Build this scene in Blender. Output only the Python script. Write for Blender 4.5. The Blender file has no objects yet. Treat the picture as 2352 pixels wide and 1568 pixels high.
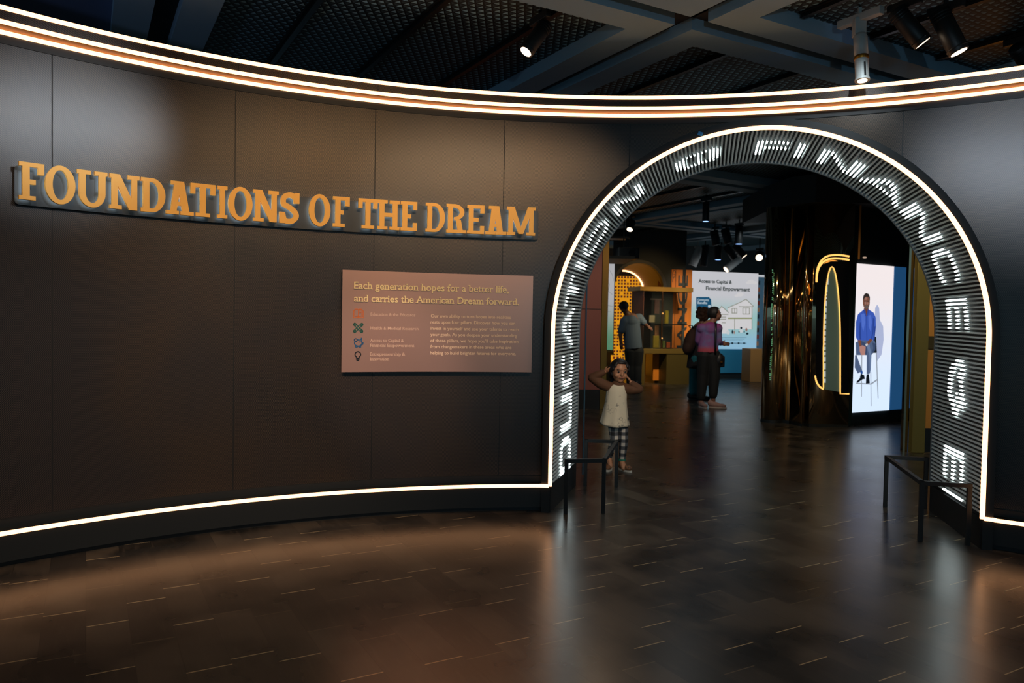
import bpy, bmesh, math, random
import numpy as np
from mathutils import Vector, Matrix
random.seed(4)
PI = math.pi
C = bpy.context.scene.collection
scene = bpy.context.scene

# ------------------------------------------------------------------ camera
EYE, F_PX = 1.36, 1730.0
PITCH, ROLL = 0.031, 0.0185
_f = Vector((0, math.cos(PITCH), -math.sin(PITCH)))
_u = Vector((0, math.sin(PITCH), math.cos(PITCH)))
_r = Vector((1, 0, 0))
CR = _r*math.cos(ROLL) + _u*math.sin(ROLL)
CU = _u*math.cos(ROLL) - _r*math.sin(ROLL)
cd = bpy.data.cameras.new('camera'); cam = bpy.data.objects.new('camera', cd); C.objects.link(cam)
cd.sensor_width = 36.0; cd.lens = F_PX/2352*36
cd.clip_end = 200
m = Matrix((CR, CU, -_f)).transposed().to_4x4(); m.translation = (0, 0, EYE)
cam.matrix_world = m
scene.camera = cam
cd.dof.use_dof = True; cd.dof.focus_distance = 4.7; cd.dof.aperture_fstop = 3.2

# ------------------------------------------------------------------ world, exposure
vs = scene.view_settings
scene.display_settings.display_device = 'sRGB'
vs.view_transform = 'Standard'; vs.look = 'None'; vs.gamma = 1; vs.use_curve_mapping = False
vs.exposure = 0.0
W = bpy.data.worlds.new('hall'); scene.world = W; W.use_nodes = True
bg = W.node_tree.nodes['Background']
bg.inputs[0].default_value = (0.24, 0.48, 0.66, 1); bg.inputs[1].default_value = 0.36

def aim(o, d):
    o.rotation_euler = Vector(d).to_track_quat('-Z', 'Y').to_euler()
def spot(loc, target, power, color, angle=40, blend=.5, radius=.04):
    l = bpy.data.lights.new('spot_beam', 'SPOT'); l.energy = power; l.color = color
    l.spot_size = math.radians(angle); l.spot_blend = blend; l.shadow_soft_size = radius
    o = bpy.data.objects.new('spot_beam', l); C.objects.link(o); o.location = loc
    aim(o, Vector(target)-Vector(loc)); return o
# the hall's ceiling spots behind and above the viewer, aimed at the curved wall; then added lamps
WARM = (1.0, .70, .46)
spot((-.9, 1.2, 3.25), (-2.15, 3.9, 1.6), 150, WARM, 64, 1)
spot((.3, 1.6, 3.25), (-1.0, 4.9, 1.75), 150, (1, .64, .32), 50, 1)
spot((1.0, 1.9, 3.25), (-.05, 5.1, 1.85), 85, (1, .68, .40), 38, 1)
spot((-1.0, 1.5, 3.25), (-.80, 4.95, 1.05), 330, (1, .76, .70), 16, .9)
spot((-1.3, 1.0, 3.25), (-2.0, 4.2, .60), 400, (1, .78, .62), 42, 1)
spot((-.1, 1.2, 3.25), (-1.2, 4.8, .6), 120, (1, .76, .58), 40, 1)
spot((.9, 1.7, 3.28), (-2.2, 3.98, 2.45), 170, (.80, .90, 1.0), 17, 1, .10)
spot((.1, .3, 3.28), (3.2, 4.5, 2.5), 420, (.72, .84, 1.0), 20, 1, .10)
spot((2.1, 4.3, 3.2), (1.65, 5.2, 1.2), 55, (.80, .92, 1.0), 110, 1)  # added lamp, brightens the slats of the arch
spot((1.5, 3.6, 3.2), (1.0, 6.8, .6), 200, (1, .78, .62), 16, .9)  # added lamp, brightens the child
spot((-2.6, 1.4, 2.2), (-2.5, 4.4, 3.4), 40, (.50, .64, 1.0), 70, 1)          # added blue uplight without fixture, brightens the navy ceiling at the left
spot((.6, -1.6, 1.8), (1.3, 4.6, 3.4), 90, (.45, .78, 1.0), 84, 1)           # added cool uplight behind the viewer, unseen, tints the ceiling
spot((4.2, 3.4, 2.6), (3.2, 6.4, 3.4), 30, (.35, .55, 1.0), 70, 1)
for x, y in ((-1.6, 2.6), (.2, 2.9), (2.0, 2.4), (.6, .2)):      # added unseen downlights that lift floor, wall base and rails
    spot((x, y, 3.28), (x, y, 0), 30, (1, .82, .62), 130, 1, .06)

# ------------------------------------------------------------------ measured ground points and rays
def ray(x, y):
    return _f + CR*((x-1176)/F_PX) + CU*((784-y)/F_PX)
def at(x, y, Y):                       # point seen at photo position x, y, at distance Y
    d = ray(x, y); return Vector((0, 0, EYE)) + d*(Y/d.y)
def ground(x, y):
    d = ray(x, y); return Vector((0, 0, EYE)) + d*(EYE/-d.z)
def on_z(x, y, z):
    d = ray(x, y); return Vector((0, 0, EYE)) + d*((z-EYE)/d.z)
GA = math.radians(29.5)                # the building grid against the view
GV = Vector((math.cos(GA), math.sin(GA), 0)); GU = Vector((-math.sin(GA), math.cos(GA), 0))
def grid(u, v, z=0): return GV*v + GU*u + Vector((0, 0, z))

# ------------------------------------------------------------------ objects
def tag(o, label=None, cat=None, group=None, kind=None):
    if label: o['label'] = label
    if cat: o['category'] = cat
    if group: o['group'] = group
    if kind: o['kind'] = kind
    return o
def thing(name, label, cat, loc=(0, 0, 0), group=None):
    o = bpy.data.objects.new(name, None); C.objects.link(o); o.location = loc; o.empty_display_size = .05
    return tag(o, label, cat, group)

class MB:
    def __init__(s): s.v = []; s.f = []; s.uv = None
    def add(s, vs_, fs):
        n = len(s.v); s.v += [Vector(q) for q in vs_]; s.f += [tuple(i+n for i in f) for f in fs]; return s
    def box(s, c, size, M=None):
        x, y, z = [q/2 for q in size]; c = Vector(c)
        P = [Vector((sx*x, sy*y, sz*z)) for sz in (-1, 1) for sx, sy in ((-1, -1), (1, -1), (1, 1), (-1, 1))]
        if M is not None: P = [M @ q for q in P]
        return s.add([q+c for q in P], [(3, 2, 1, 0), (4, 5, 6, 7), (0, 1, 5, 4), (1, 2, 6, 5), (2, 3, 7, 6), (3, 0, 4, 7)])
    def bar(s, a, b, w, h, up=(0, 0, 1)):
        a = Vector(a); b = Vector(b); d = (b-a); L = d.length; d.normalize()
        up = Vector(up)
        if abs(d.dot(up)) > .98: up = Vector((0, 1, 0))
        r = d.cross(up).normalized(); u = r.cross(d)
        M = Matrix((r, d, u)).transposed()
        return s.box((a+b)/2, (w, L, h), M)
    def tube(s, pts, rad, n=10, cap=True, up=None, flat=1.0):
        pts = [Vector(p) for p in pts]
        if not hasattr(rad, '__len__'): rad = [rad]*len(pts)
        vs_ = []; fs = []; prev = None
        for i, p in enumerate(pts):
            t = (pts[min(i+1, len(pts)-1)] - pts[max(i-1, 0)]).normalized()
            ref = Vector(up) if up else (prev if prev else (Vector((0, 1, 0)) if abs(t.y) < .9 else Vector((1, 0, 0))))
            a = (ref - t*ref.dot(t)).normalized(); b = t.cross(a); prev = a
            for k in range(n):
                q = 2*PI*k/n; vs_.append(p + a*math.cos(q)*rad[i]*flat + b*math.sin(q)*rad[i])
        for i in range(len(pts)-1):
            for k in range(n):
                fs.append((i*n+k, i*n+(k+1) % n, (i+1)*n+(k+1) % n, (i+1)*n+k))
        if cap:
            fs.append(tuple(reversed(range(n)))); fs.append(tuple((len(pts)-1)*n+k for k in range(n)))
        return s.add(vs_, fs)
    def ell(s, c, r, M=None, n=14, m_=9):
        c = Vector(c); r = (r, r, r) if not hasattr(r, '__len__') else r
        vs_ = [Vector((0, 0, -r[2]))]
        for j in range(1, m_):
            b = -PI/2 + PI*j/m_
            for k in range(n):
                a = 2*PI*k/n; vs_.append(Vector((r[0]*math.cos(b)*math.cos(a), r[1]*math.cos(b)*math.sin(a), r[2]*math.sin(b))))
        vs_.append(Vector((0, 0, r[2])))
        if M is not None: vs_ = [M @ q for q in vs_]
        fs = [(0, 1+(k+1) % n, 1+k) for k in range(n)]
        for j in range(m_-2):
            for k in range(n):
                fs.append((1+j*n+k, 1+j*n+(k+1) % n, 1+(j+1)*n+(k+1) % n, 1+(j+1)*n+k))
        e = len(vs_)-1; o = 1+(m_-2)*n
        fs += [(o+k, o+(k+1) % n, e) for k in range(n)]
        return s.add([q+c for q in vs_], fs)
    def limb(s, pts, rad, n=12, flat=1.0, up=None):     # tapered tube with rounded joints
        s.tube(pts, rad, n, True, up, flat)
        for p, r in zip(pts, rad if hasattr(rad, '__len__') else [rad]*len(pts)):
            s.ell(p, (r*.98, r*.98*flat, r*.98), None, n, 8)
        return s
    def prism(s, poly, place, d0, d1):                  # 2-D polygon between depths d0, d1 of a mapping place(x, y, d)
        n = len(poly)
        vs_ = [place(x, y, d1) for x, y in poly] + [place(x, y, d0) for x, y in poly]
        fs = [tuple(range(n)), tuple(reversed(range(n, 2*n)))]
        fs += [(k, n+k, n+(k+1) % n, (k+1) % n) for k in range(n)]
        return s.add(vs_, fs)
    def slab(s, xs, y0, y1, place, d0, d1):             # a strip of columns between two curves
        f0 = y0 if callable(y0) else (lambda x: y0); f1 = y1 if callable(y1) else (lambda x: y1)
        vs_ = []; fs = []
        for x in xs:
            vs_ += [place(x, f0(x), d1), place(x, f1(x), d1), place(x, f1(x), d0), place(x, f0(x), d0)]
        for i in range(len(xs)-1):
            a = 4*i
            for k in range(4): fs.append((a+k, a+4+k, a+4+(k+1) % 4, a+(k+1) % 4))
        fs += [(0, 1, 2, 3), (4*len(xs)-1, 4*len(xs)-2, 4*len(xs)-3, 4*len(xs)-4)]
        return s.add(vs_, fs)
    def data(s, name):
        me = bpy.data.meshes.new(name); me.from_pydata([tuple(q) for q in s.v], [], s.f); me.validate(); return me
    def build(s, name, mat, parent=None, smooth=False, fix=True, bevel=0):
        me = s.data(name)
        if fix:
            b = bmesh.new(); b.from_mesh(me); bmesh.ops.recalc_face_normals(b, faces=b.faces); b.to_mesh(me); b.free()
        o = bpy.data.objects.new(name, me); C.objects.link(o); me.materials.append(mat)
        if smooth: me.polygons.foreach_set('use_smooth', [True]*len(me.polygons))
        if bevel:
            md = o.modifiers.new('bevel', 'BEVEL'); md.width = bevel; md.segments = 2; md.limit_method = 'ANGLE'
        if parent:
            o.parent = parent; o.matrix_parent_inverse = Matrix.Translation(-parent.location)
        return o
    def organic(s, name, mat, parent, voxel=.008, smooth=3):   # melt the pieces into one continuous surface
        me = s.data(name); o = bpy.data.objects.new(name, me); C.objects.link(o)
        b = bmesh.new(); b.from_mesh(me); bmesh.ops.recalc_face_normals(b, faces=b.faces); b.to_mesh(me); b.free()
        md = o.modifiers.new('r', 'REMESH'); md.mode = 'VOXEL'; md.voxel_size = voxel; md.use_smooth_shade = True
        sm = o.modifiers.new('s', 'SMOOTH'); sm.iterations = smooth; sm.factor = .5
        dg = bpy.context.evaluated_depsgraph_get(); dg.update()
        me2 = bpy.data.meshes.new_from_object(o.evaluated_get(dg)); o.modifiers.clear(); o.data = me2; me2.name = name
        bpy.data.meshes.remove(me); me2.materials.clear(); me2.materials.append(mat)
        me2.polygons.foreach_set('use_smooth', [True]*len(me2.polygons))
        if parent:
            o.parent = parent; o.matrix_parent_inverse = Matrix.Translation(-parent.location)
        return o
def own(o, parent):
    o.parent = parent; o.matrix_parent_inverse = Matrix.Translation(-parent.location); return o

# ------------------------------------------------------------------ materials
def lin(c):
    if isinstance(c, str):
        c = [int(c[i:i+2], 16)/255 for i in (0, 2, 4)]
        c = [x/12.92 if x <= .04045 else ((x+.055)/1.055)**2.4 for x in c]
    return (*c[:3], 1)
_M = {}
def mat(name, col, rough=.5, metal=0.0, emit=None, es=1.0, coat=0, spec=.5, alpha=None, trans=0):
    if name in _M: return _M[name]
    M = bpy.data.materials.new(name); M.use_nodes = True; b = M.node_tree.nodes['Principled BSDF']
    b.inputs['Base Color'].default_value = lin(col); b.inputs['Roughness'].default_value = rough
    b.inputs['Metallic'].default_value = metal; b.inputs['Specular IOR Level'].default_value = spec
    if emit is not None:
        b.inputs['Emission Color'].default_value = lin(emit); b.inputs['Emission Strength'].default_value = es
    if coat: b.inputs['Coat Weight'].default_value = coat
    if trans: b.inputs['Transmission Weight'].default_value = trans
    _M[name] = M; return M
class NT:
    def __init__(s, M): s.t = M.node_tree; s.b = s.t.nodes['Principled BSDF']
    def n(s, kind, **kw):
        o = s.t.nodes.new(kind)
        for k, v in kw.items(): setattr(o, k, v)
        return o
    def l(s, a, b): s.t.links.new(a, b)
    def m(s, op, a, b=None, c=None):
        o = s.n('ShaderNodeMath', operation=op)
        for i, q in enumerate((a, b, c)):
            if q is None: continue
            if isinstance(q, (int, float)): o.inputs[i].default_value = q
            else: s.l(q, o.inputs[i])
        return o.outputs[0]
    def ramp(s, x, a, b):
        o = s.n('ShaderNodeMapRange'); o.interpolation_type = 'SMOOTHSTEP'; s.l(x, o.inputs[0])
        o.inputs[1].default_value = a; o.inputs[2].default_value = b; return o.outputs[0]
    def mix(s, f, a, b):
        o = s.n('ShaderNodeMix', data_type='RGBA')
        if isinstance(f, (int, float)): o.inputs[0].default_value = f
        else: s.l(f, o.inputs[0])
        for i, q in ((6, a), (7, b)):
            if isinstance(q, (tuple, str, list)): o.inputs[i].default_value = lin(q)
            else: s.l(q, o.inputs[i])
        return o.outputs[2]
    def coord(s, which='Object'):
        return s.n('ShaderNodeTexCoord').outputs[which]
    def xyz(s, v):
        o = s.n('ShaderNodeSeparateXYZ'); s.l(v, o.inputs[0]); return o.outputs
    def noise(s, v, scale, detail=3):
        o = s.n('ShaderNodeTexNoise'); o.inputs['Scale'].default_value = scale; o.inputs['Detail'].default_value = detail
        if v is not None: s.l(v, o.inputs['Vector'])
        return o.outputs[0]

BLACK = mat('black_powdercoat', '101313', .5)
DARK = mat('dark_metal', '23292a', .5, .3)
LEDW = mat('warm_led', '000000', .6, 0, (1.0, .47, .21), 4.5)
LEDO = mat('amber_led_and_reflection', '000000', .6, 0, (1.0, .50, .12), 1.5)
LEDC = mat('cool_led', '000000', .6, 0, (.86, 1.0, 1.0), 5.0)
BRASS = mat('brass', 'c98a2e', .32, .9)
GOLDM = mat('gold_metal', '8a6a30', .35, .85)
MIRROR = mat('bronze_mirror', 'd8bc94', .06, 1.0)
LENSW = mat('warm_lens', '222222', .3, 0, (1.0, .78, .55), 3.0)
LENSB = mat('blue_lens', '222222', .3, 0, (.25, .45, 1.0), 3.0)
WHITEP = mat('white_plastic', 'b9bcb8', .45)

# woven mesh of the curved wall: staggered bright crowns on dark holes (UV in metres)
def mesh_material(name, turned):
    M = mat(name, '201b18', .29, .85); t = NT(M); uv = t.xyz(t.coord('UV'))
    p = .0094
    a, b = (uv[0], uv[1]) if not turned else (uv[1], uv[0])
    vv = t.m('DIVIDE', b, p*.5 if not turned else p*.58); row = t.m('FLOOR', vv)
    uu = t.m('ADD', t.m('DIVIDE', a, p), t.m('MULTIPLY', t.m('MODULO', row, 2), .5))
    fx = t.m('SUBTRACT', t.m('FRACT', uu), .5); fy = t.m('MULTIPLY', t.m('SUBTRACT', t.m('FRACT', vv), .5), .8)
    d = t.m('SQRT', t.m('ADD', t.m('MULTIPLY', fx, fx), t.m('MULTIPLY', fy, fy)))
    k = t.ramp(d, .37, .24)
    n = t.noise(t.coord('UV'), 1.3, 2)
    col = t.mix(t.ramp(n, .35, .7), '544a43', '61503f')
    t.l(t.mix(k, '020202', col), t.b.inputs['Base Color'])
    t.l(t.m('MULTIPLY', k, .42), t.b.inputs['Metallic'])
    bu = t.n('ShaderNodeBump'); bu.inputs['Strength'].default_value = .14; bu.inputs['Distance'].default_value = .002
    t.l(k, bu.inputs['Height']); t.l(bu.outputs[0], t.b.inputs['Normal'])
    return M
MESH_A = mesh_material('woven_bronze_mesh', False); MESH_B = mesh_material('woven_bronze_mesh_turned', True)

# plank tiles: rows along the grid, bright end joints
def floor_material():
    M = mat('vinyl_plank_floor', '1c1c1b', .3); t = NT(M); g = t.xyz(t.coord('Object'))   # x across rows, y along rows
    w, L = .165, .495
    rx = t.m('DIVIDE', g[0], w); row = t.m('FLOOR', rx); fx = t.m('FRACT', rx)
    wn = t.n('ShaderNodeTexWhiteNoise', noise_dimensions='1D'); t.l(row, wn.inputs['W'])
    ry = t.m('ADD', t.m('DIVIDE', g[1], L), wn.outputs[0]); cell = t.m('FLOOR', ry); fy = t.m('FRACT', ry)
    w2 = t.n('ShaderNodeTexWhiteNoise', noise_dimensions='2D'); cb = t.n('ShaderNodeCombineXYZ')
    t.l(row, cb.inputs[0]); t.l(cell, cb.inputs[1]); t.l(cb.outputs[0], w2.inputs['Vector'])
    r = w2.outputs[0]
    vec = t.n('ShaderNodeMapping'); vec.inputs['Scale'].default_value = (7, 1.1, 1); t.l(t.coord('Object'), vec.inputs[0])
    cl = t.noise(t.coord('Object'), 2.6, 3)
    gr = t.noise(vec.outputs[0], 5, 5)
    base = t.mix(r, '262320', '433c33')
    base = t.mix(t.ramp(cl, .36, .60), '1b1a18', base)
    base = t.mix(t.m('MULTIPLY', t.ramp(gr, .5, .75), .35), base, '4a4239')
    jl = t.ramp(t.m('MINIMUM', fx, t.m('SUBTRACT', 1, fx)), .012, .004)
    je = t.m('MULTIPLY', t.ramp(fy, .011, .005), t.m('GREATER_THAN', wn.outputs[0], -1))
    sel = t.m('GREATER_THAN', r, .42)
    base = t.mix(t.m('MULTIPLY', jl, .7), base, '121110')
    base = t.mix(t.m('MULTIPLY', je, t.m('ADD', .2, t.m('MULTIPLY', sel, .7))), base, 'c4ae86')
    t.l(base, t.b.inputs['Base Color'])
    t.l(t.m('ADD', .235, t.m('MULTIPLY', cl, .10)), t.b.inputs['Roughness'])
    bu = t.n('ShaderNodeBump'); bu.inputs['Strength'].default_value = .05; bu.inputs['Distance'].default_value = .003
    t.l(t.m('SUBTRACT', gr, t.m('MULTIPLY', jl, .8)), bu.inputs['Height']); t.l(bu.outputs[0], t.b.inputs['Normal'])
    return M
FLOOR = floor_material()

def perforated(name, light, dark, p=.062):
    M = mat(name, dark, .6); t = NT(M); g = t.xyz(t.coord('Object'))
    h = p*math.sqrt(3)/2; fam = []; fl = []
    for k in range(3):
        a = k*PI/3
        q = t.m('DIVIDE', t.m('ADD', t.m('MULTIPLY', g[0], -math.sin(a)), t.m('MULTIPLY', g[1], math.cos(a))), h)
        f = t.m('FRACT', q); fam.append(t.m('MINIMUM', f, t.m('SUBTRACT', 1, f))); fl.append(t.m('FLOOR', q))
    d = t.m('MINIMUM', t.m('MINIMUM', fam[0], fam[1]), fam[2])
    inside = t.ramp(d, .09, .13)
    par = t.m('MODULO', t.m('ADD', t.m('ABSOLUTE', t.m('ADD', t.m('SUBTRACT', fl[0], fl[1]), fl[2])), 0), 2)
    k = t.m('MULTIPLY', inside, t.m('ADD', .12, t.m('MULTIPLY', par, .88)))
    t.l(t.mix(k, dark, light), t.b.inputs['Base Color'])
    return M
PERF = perforated('perforated_ceiling', '86b4c4', '0f191c')
BEAMM = mat('painted_beam', '8aaec2', .65)
NAVY = mat('navy_ceiling', '66769c', .7)
# ------------------------------------------------------------------ curved wall: plan circle
WC = Vector((.54, .918, 0)); WR = 4.375
MD = -.09                                              # the mesh sits 9 cm behind header and plinth
def wp(s, z, d=0.0):                                   # arc length, height, distance in front of the header's face
    a = s/WR; return Vector((WC.x+(WR-d)*math.sin(a), WC.y+(WR-d)*math.cos(a), z))
def wallhit(x, y, d=0.0):
    r = ray(x, y); R = WR-d; ox, oy = -WC.x, -WC.y
    a = r.x*r.x+r.y*r.y; b = 2*(ox*r.x+oy*r.y); c = ox*ox+oy*oy-R*R
    t = (-b+math.sqrt(b*b-4*a*c))/(2*a)
    return math.atan2(ox+t*r.x, oy+t*r.y)*WR, EYE+t*r.z
def steps(a, b, w=.06):
    n = max(1, int(abs(b-a)/w)); return [a+(b-a)*i/n for i in range(n+1)]
def wplace(x, y, d): return wp(x, y, d)

# portal: front and rear outlines
PA, PB, PZ, PR = Vector((.285, 5.238, 0)), Vector((2.888, 4.563, 0)), 1.279, 1.336
QA, QB, QZ, QR = Vector((.545, 6.131, 0)), Vector((3.098, 5.513, 0)), 1.285, 1.301
PC = (PB-PA).normalized(); PM = (PA+PB)/2; PN = Vector((-PC.y, PC.x, 0))   # PN runs into the room behind
if PN.y < 0: PN = -PN
ZB, ZT1, ZT2, ZT3 = .183, 2.906, 2.833, 2.815          # heights of the light lines
LEGZ = .19; LEG = PZ-LEGZ; ARC = PI*PR; PATH = 2*LEG+ARC
def outline(front, s, grow=0.0, z0=LEGZ):
    A, B, zc, R = (PA, PB, PZ, PR) if front else (QA, QB, QZ, QR)
    c = (B-A).normalized(); M_ = (A+B)/2; H2 = (B-A).length/2+grow; R = R+grow
    if s <= LEG: p = M_-c*H2; return Vector((p.x, p.y, z0+s*(zc-z0)/LEG))
    if s >= LEG+ARC: p = M_+c*H2; return Vector((p.x, p.y, zc-(s-LEG-ARC)*(zc-z0)/LEG))
    t = (s-LEG)/PR; p = M_-c*H2*math.cos(t); return Vector((p.x, p.y, zc+R*math.sin(t)))
OUTS = [LEG*i/6 for i in range(6)] + [LEG+ARC*i/72 for i in range(72)] + [LEG+ARC+LEG*i/6 for i in range(7)]
FL = .062                                              # casing beyond the light outline
SA = math.atan2(PA.x-WC.x, PA.y-WC.y)*WR; SB = math.atan2(PB.x-WC.x, PB.y-WC.y)*WR
def archtop(s, d):                                     # bottom of the mesh over the portal
    p = wp(s, 0, d)-PM; p.z = 0; q = abs(p.dot(PC)); R = PR+FL-.012
    return None if q >= R else PZ+math.sqrt(R*R-q*q)

# floor
fl = bpy.data.meshes.new('floor'); L = 30
fl.from_pydata([(-L, -L, 0), (L, -L, 0), (L, L, 0), (-L, L, 0)], [], [(0, 1, 2, 3)])
fo = bpy.data.objects.new('floor', fl); C.objects.link(fo); fl.materials.append(FLOOR); fo.rotation_euler.z = GA
tag(fo, kind='structure')

# mesh panels between the seams, each a part of the wall
wall = thing('wall_front', None, None, (0, 0, 0)); tag(wall, kind='structure')
SEAM = [wallhit(x, 650 if x < 1300 else y, MD)[0] for x, y in ((120, 0), (538, 0), (858, 0), (1153, 0), (1446, 350), (1746, 280), (2074, 300))]
SEAM = [-1.15*WR, SEAM[0]-1.02] + SEAM + [SEAM[-1]+.95, 1.1*WR]
ZM0, ZM1 = .215, 2.752
for i in range(len(SEAM)-1):
    a, b = SEAM[i]+.003, SEAM[i+1]-.003
    xs = steps(a, b, .02); vs_ = []; fs = []; uvs = []
    for x in xs:
        zt = archtop(x, MD); z0 = ZM0 if zt is None else min(zt, ZM1-.001)
        vs_ += [wp(x, z0, MD), wp(x, ZM1, MD)]; uvs += [(x+20, z0), (x+20, ZM1)]
    keep = []
    for k in range(len(xs)-1):
        keep.append((2*k, 2*k+2, 2*k+3, 2*k+1))
    me = bpy.data.meshes.new('mesh_panel'); me.from_pydata([tuple(q) for q in vs_], [], keep)
    ul = me.uv_layers.new(name='UVMap')
    for lp in me.loops: ul.data[lp.index].uv = uvs[lp.vertex_index]
    o = bpy.data.objects.new('mesh_panel', me); C.objects.link(o); o.parent = wall
    me.materials.append(MESH_B if i in (3,) else MESH_A)
# dark backing behind the mesh, and the top
bk = MB()
for a, b in ((SEAM[0], SA-.1), (SB+.1, SEAM[-1])): bk.slab(steps(a, b, .1), 0, 2.93, wplace, MD-.30, MD-.004)
bk.slab(steps(SA-.1, SB+.1, .05), lambda s: (archtop(s, MD-.1) or ZM0)+.02 if archtop(s, MD-.1) else 2.0, 2.93, wplace, MD-.12, MD-.004)
bk.build('backing', BLACK, wall)
ri = MB()
for a, b in ((SEAM[0], SA-.1), (SB+.1, SEAM[-1])): ri.slab(steps(a, b, .1), 0, 2.92, wplace, MD-.32, MD-.302)
ri.build('rear_face', mat('rear_brown', '8a5f40', .6), wall)
hd = MB()
hd.slab(steps(SEAM[0], SEAM[-1], .06), ZT3+.004, ZT3+.012, wplace, MD-.02, -.004)       # soffit board
hd.slab(steps(SEAM[0], SEAM[-1], .06), ZM1-.004, ZT3+.006, wplace, MD-.02, MD+.006)      # black rail under it
hd.slab(steps(SEAM[0], SEAM[-1], .06), ZT2-.012, ZT1+.012, wplace, MD-.02, -.008)
hd.build('header', BLACK, wall)
so = MB(); so.slab(steps(SEAM[0], SEAM[-1], .06), ZT3+.001, ZT3+.005, wplace, MD+.012, -.004); so.build('soffit', mat('aged_brass_soffit', '7a4f18', .55, .8), wall)
# mesh band on the header, one strip per panel
for i in range(len(SEAM)-1):
    xs = steps(SEAM[i]+.003, SEAM[i+1]-.003, .06); z0, z1 = ZT2+.012, ZT1-.012
    vs_ = []; uvs = []
    for x in xs: vs_ += [wp(x, z0, -.004), wp(x, z1, -.004)]; uvs += [(x+20, z0), (x+20, z1)]
    me = bpy.data.meshes.new('mesh_band'); me.from_pydata([tuple(q) for q in vs_], [], [(2*k, 2*k+2, 2*k+3, 2*k+1) for k in range(len(xs)-1)])
    ul = me.uv_layers.new(name='UVMap')
    for lp in me.loops: ul.data[lp.index].uv = uvs[lp.vertex_index]
    o = bpy.data.objects.new('mesh_band', me); C.objects.link(o); o.parent = wall; me.materials.append(MESH_A)
# plinth
for n, a, b in (('left', SEAM[0], SA-.045), ('right', SB+.045, SEAM[-1])):
    p = MB(); p.slab(steps(a, b), .03, ZB+.012, wplace, MD-.02, 0); p.slab(steps(a, b), 0, .03, wplace, MD-.02, -.03)
    p.slab(steps(a, b), ZB+.012, ZM0+.022, wplace, MD-.02, MD+.012)
    o = p.build('baseboard_'+n, BLACK); tag(o, kind='structure')

# light lines along the wall
def led(name, a, b, z, d, label, h=.011):
    m_ = MB(); m_.slab(steps(a, b, .05), z-h, z+h, wplace, d, d+.008)
    return tag(m_.build(name, LEDW), label, 'light strip', 'light lines along the curved wall')
led('led_strip', SEAM[0], SEAM[-1], ZT1, -.006, 'topmost white light line along the upper edge of the curved mesh wall')
led('led_strip', SEAM[0], SEAM[-1], ZT2, -.006, 'middle white light line below the narrow mesh band of the wall header')
led('led_strip', SEAM[0], SEAM[-1], ZT3-.012, MD+.008, 'lowest white light line of the wall header, under the gold soffit')
led('led_strip', SEAM[0], SA-.012, ZB, 0, 'white light line on top of the black plinth left of the archway')
led('led_strip', SB+.012, SEAM[-1], ZB, 0, 'short white light line on the black plinth right of the archway')

# ------------------------------------------------------------------ archway
arch = thing('archway', 'black arched portal outlined in white light with lit words on its slats', 'archway', tuple(PM))
def ringband(fn_a, fn_b, fn_c, fn_d, ss):               # closed section a-b-c-d swept along the outline
    m_ = MB(); vs_ = []; fs = []
    for s in ss: vs_ += [fn_a(s), fn_b(s), fn_c(s), fn_d(s)]
    for i in range(len(ss)-1):
        for k in range(4): fs.append((4*i+k, 4*i+4+k, 4*i+4+(k+1) % 4, 4*i+(k+1) % 4))
    fs += [(0, 1, 2, 3), (4*len(ss)-4, 4*len(ss)-3, 4*len(ss)-2, 4*len(ss)-1)]
    m_.add(vs_, fs); return m_
def mixed(s, t, grow=0.0, z0=LEGZ):
    return outline(True, s, grow, z0)*(1-t) + outline(False, s, grow, z0)*t
zb0 = 0.0
casing = ringband(lambda s: outline(True, s, .004, zb0), lambda s: outline(True, s, FL, zb0),
                  lambda s: outline(True, s, FL, zb0)+PN*.42, lambda s: outline(True, s, .004, zb0)+PN*.42, OUTS)
casing.build('casing', BLACK, arch)
shell = ringband(lambda s: mixed(s, .06, .014), lambda s: mixed(s, .06, .05), lambda s: mixed(s, 1.0, .05), lambda s: mixed(s, 1.0, .014), OUTS)
shell.build('reveal_backing', mat('reveal_black', '0a0d0d', .6), arch)
lo = ringband(lambda s: outline(True, s, -.012)-PN*.012, lambda s: outline(True, s, .012)-PN*.012,
              lambda s: outline(True, s, .012)+PN*.004, lambda s: outline(True, s, -.012)+PN*.004, OUTS)
for e, sg in ((PA, -1), (PB, 1)):                        # short returns towards the wall's light lines
    a_ = e+PC*sg*.010-PN*.004; b_ = e+PC*sg*(FL+.012)-PN*.004; lo.bar(a_+Vector((0, 0, ZB+.009)), b_+Vector((0, 0, ZB+.006)), .014, .022)
lo.build('light_outline', LEDW, arch)
PITCHS = .0274; NS = 232
SLATM = mat('grey_slat', 'ced3d0', .42)
sl = MB()
def slatframe(i, t):
    s = (i+.5)*PITCHS; p = mixed(s, t); e = .004
    tg = (mixed(min(s+e, PATH), t)-mixed(max(s-e, 0), t)).normalized(); nrm = PN.cross(tg).normalized()
    c_ = PM.copy(); c_.z = PZ
    if nrm.dot(c_-p) < 0: nrm = -nrm
    return p, tg, nrm
def slatpiece(mb, i, t0, t1, w, lift, dep):
    vs_ = []
    for t in (t0, t1):
        p, tg, nrm = slatframe(i, t)
        for a, b in ((-w, lift-dep), (-w*.62, lift), (w*.62, lift), (w, lift-dep)):
            vs_.append(p+tg*a+nrm*b)
    return mb.add(vs_, [(0, 1, 5, 4), (1, 2, 6, 5), (2, 3, 7, 6), (3, 0, 4, 7), (0, 3, 2, 1), (4, 5, 6, 7)])
for i in range(NS): slatpiece(sl, i, .035, .985, .0072, .004, .016)
sl.build('slat_lining', SLATM, arch)
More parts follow.
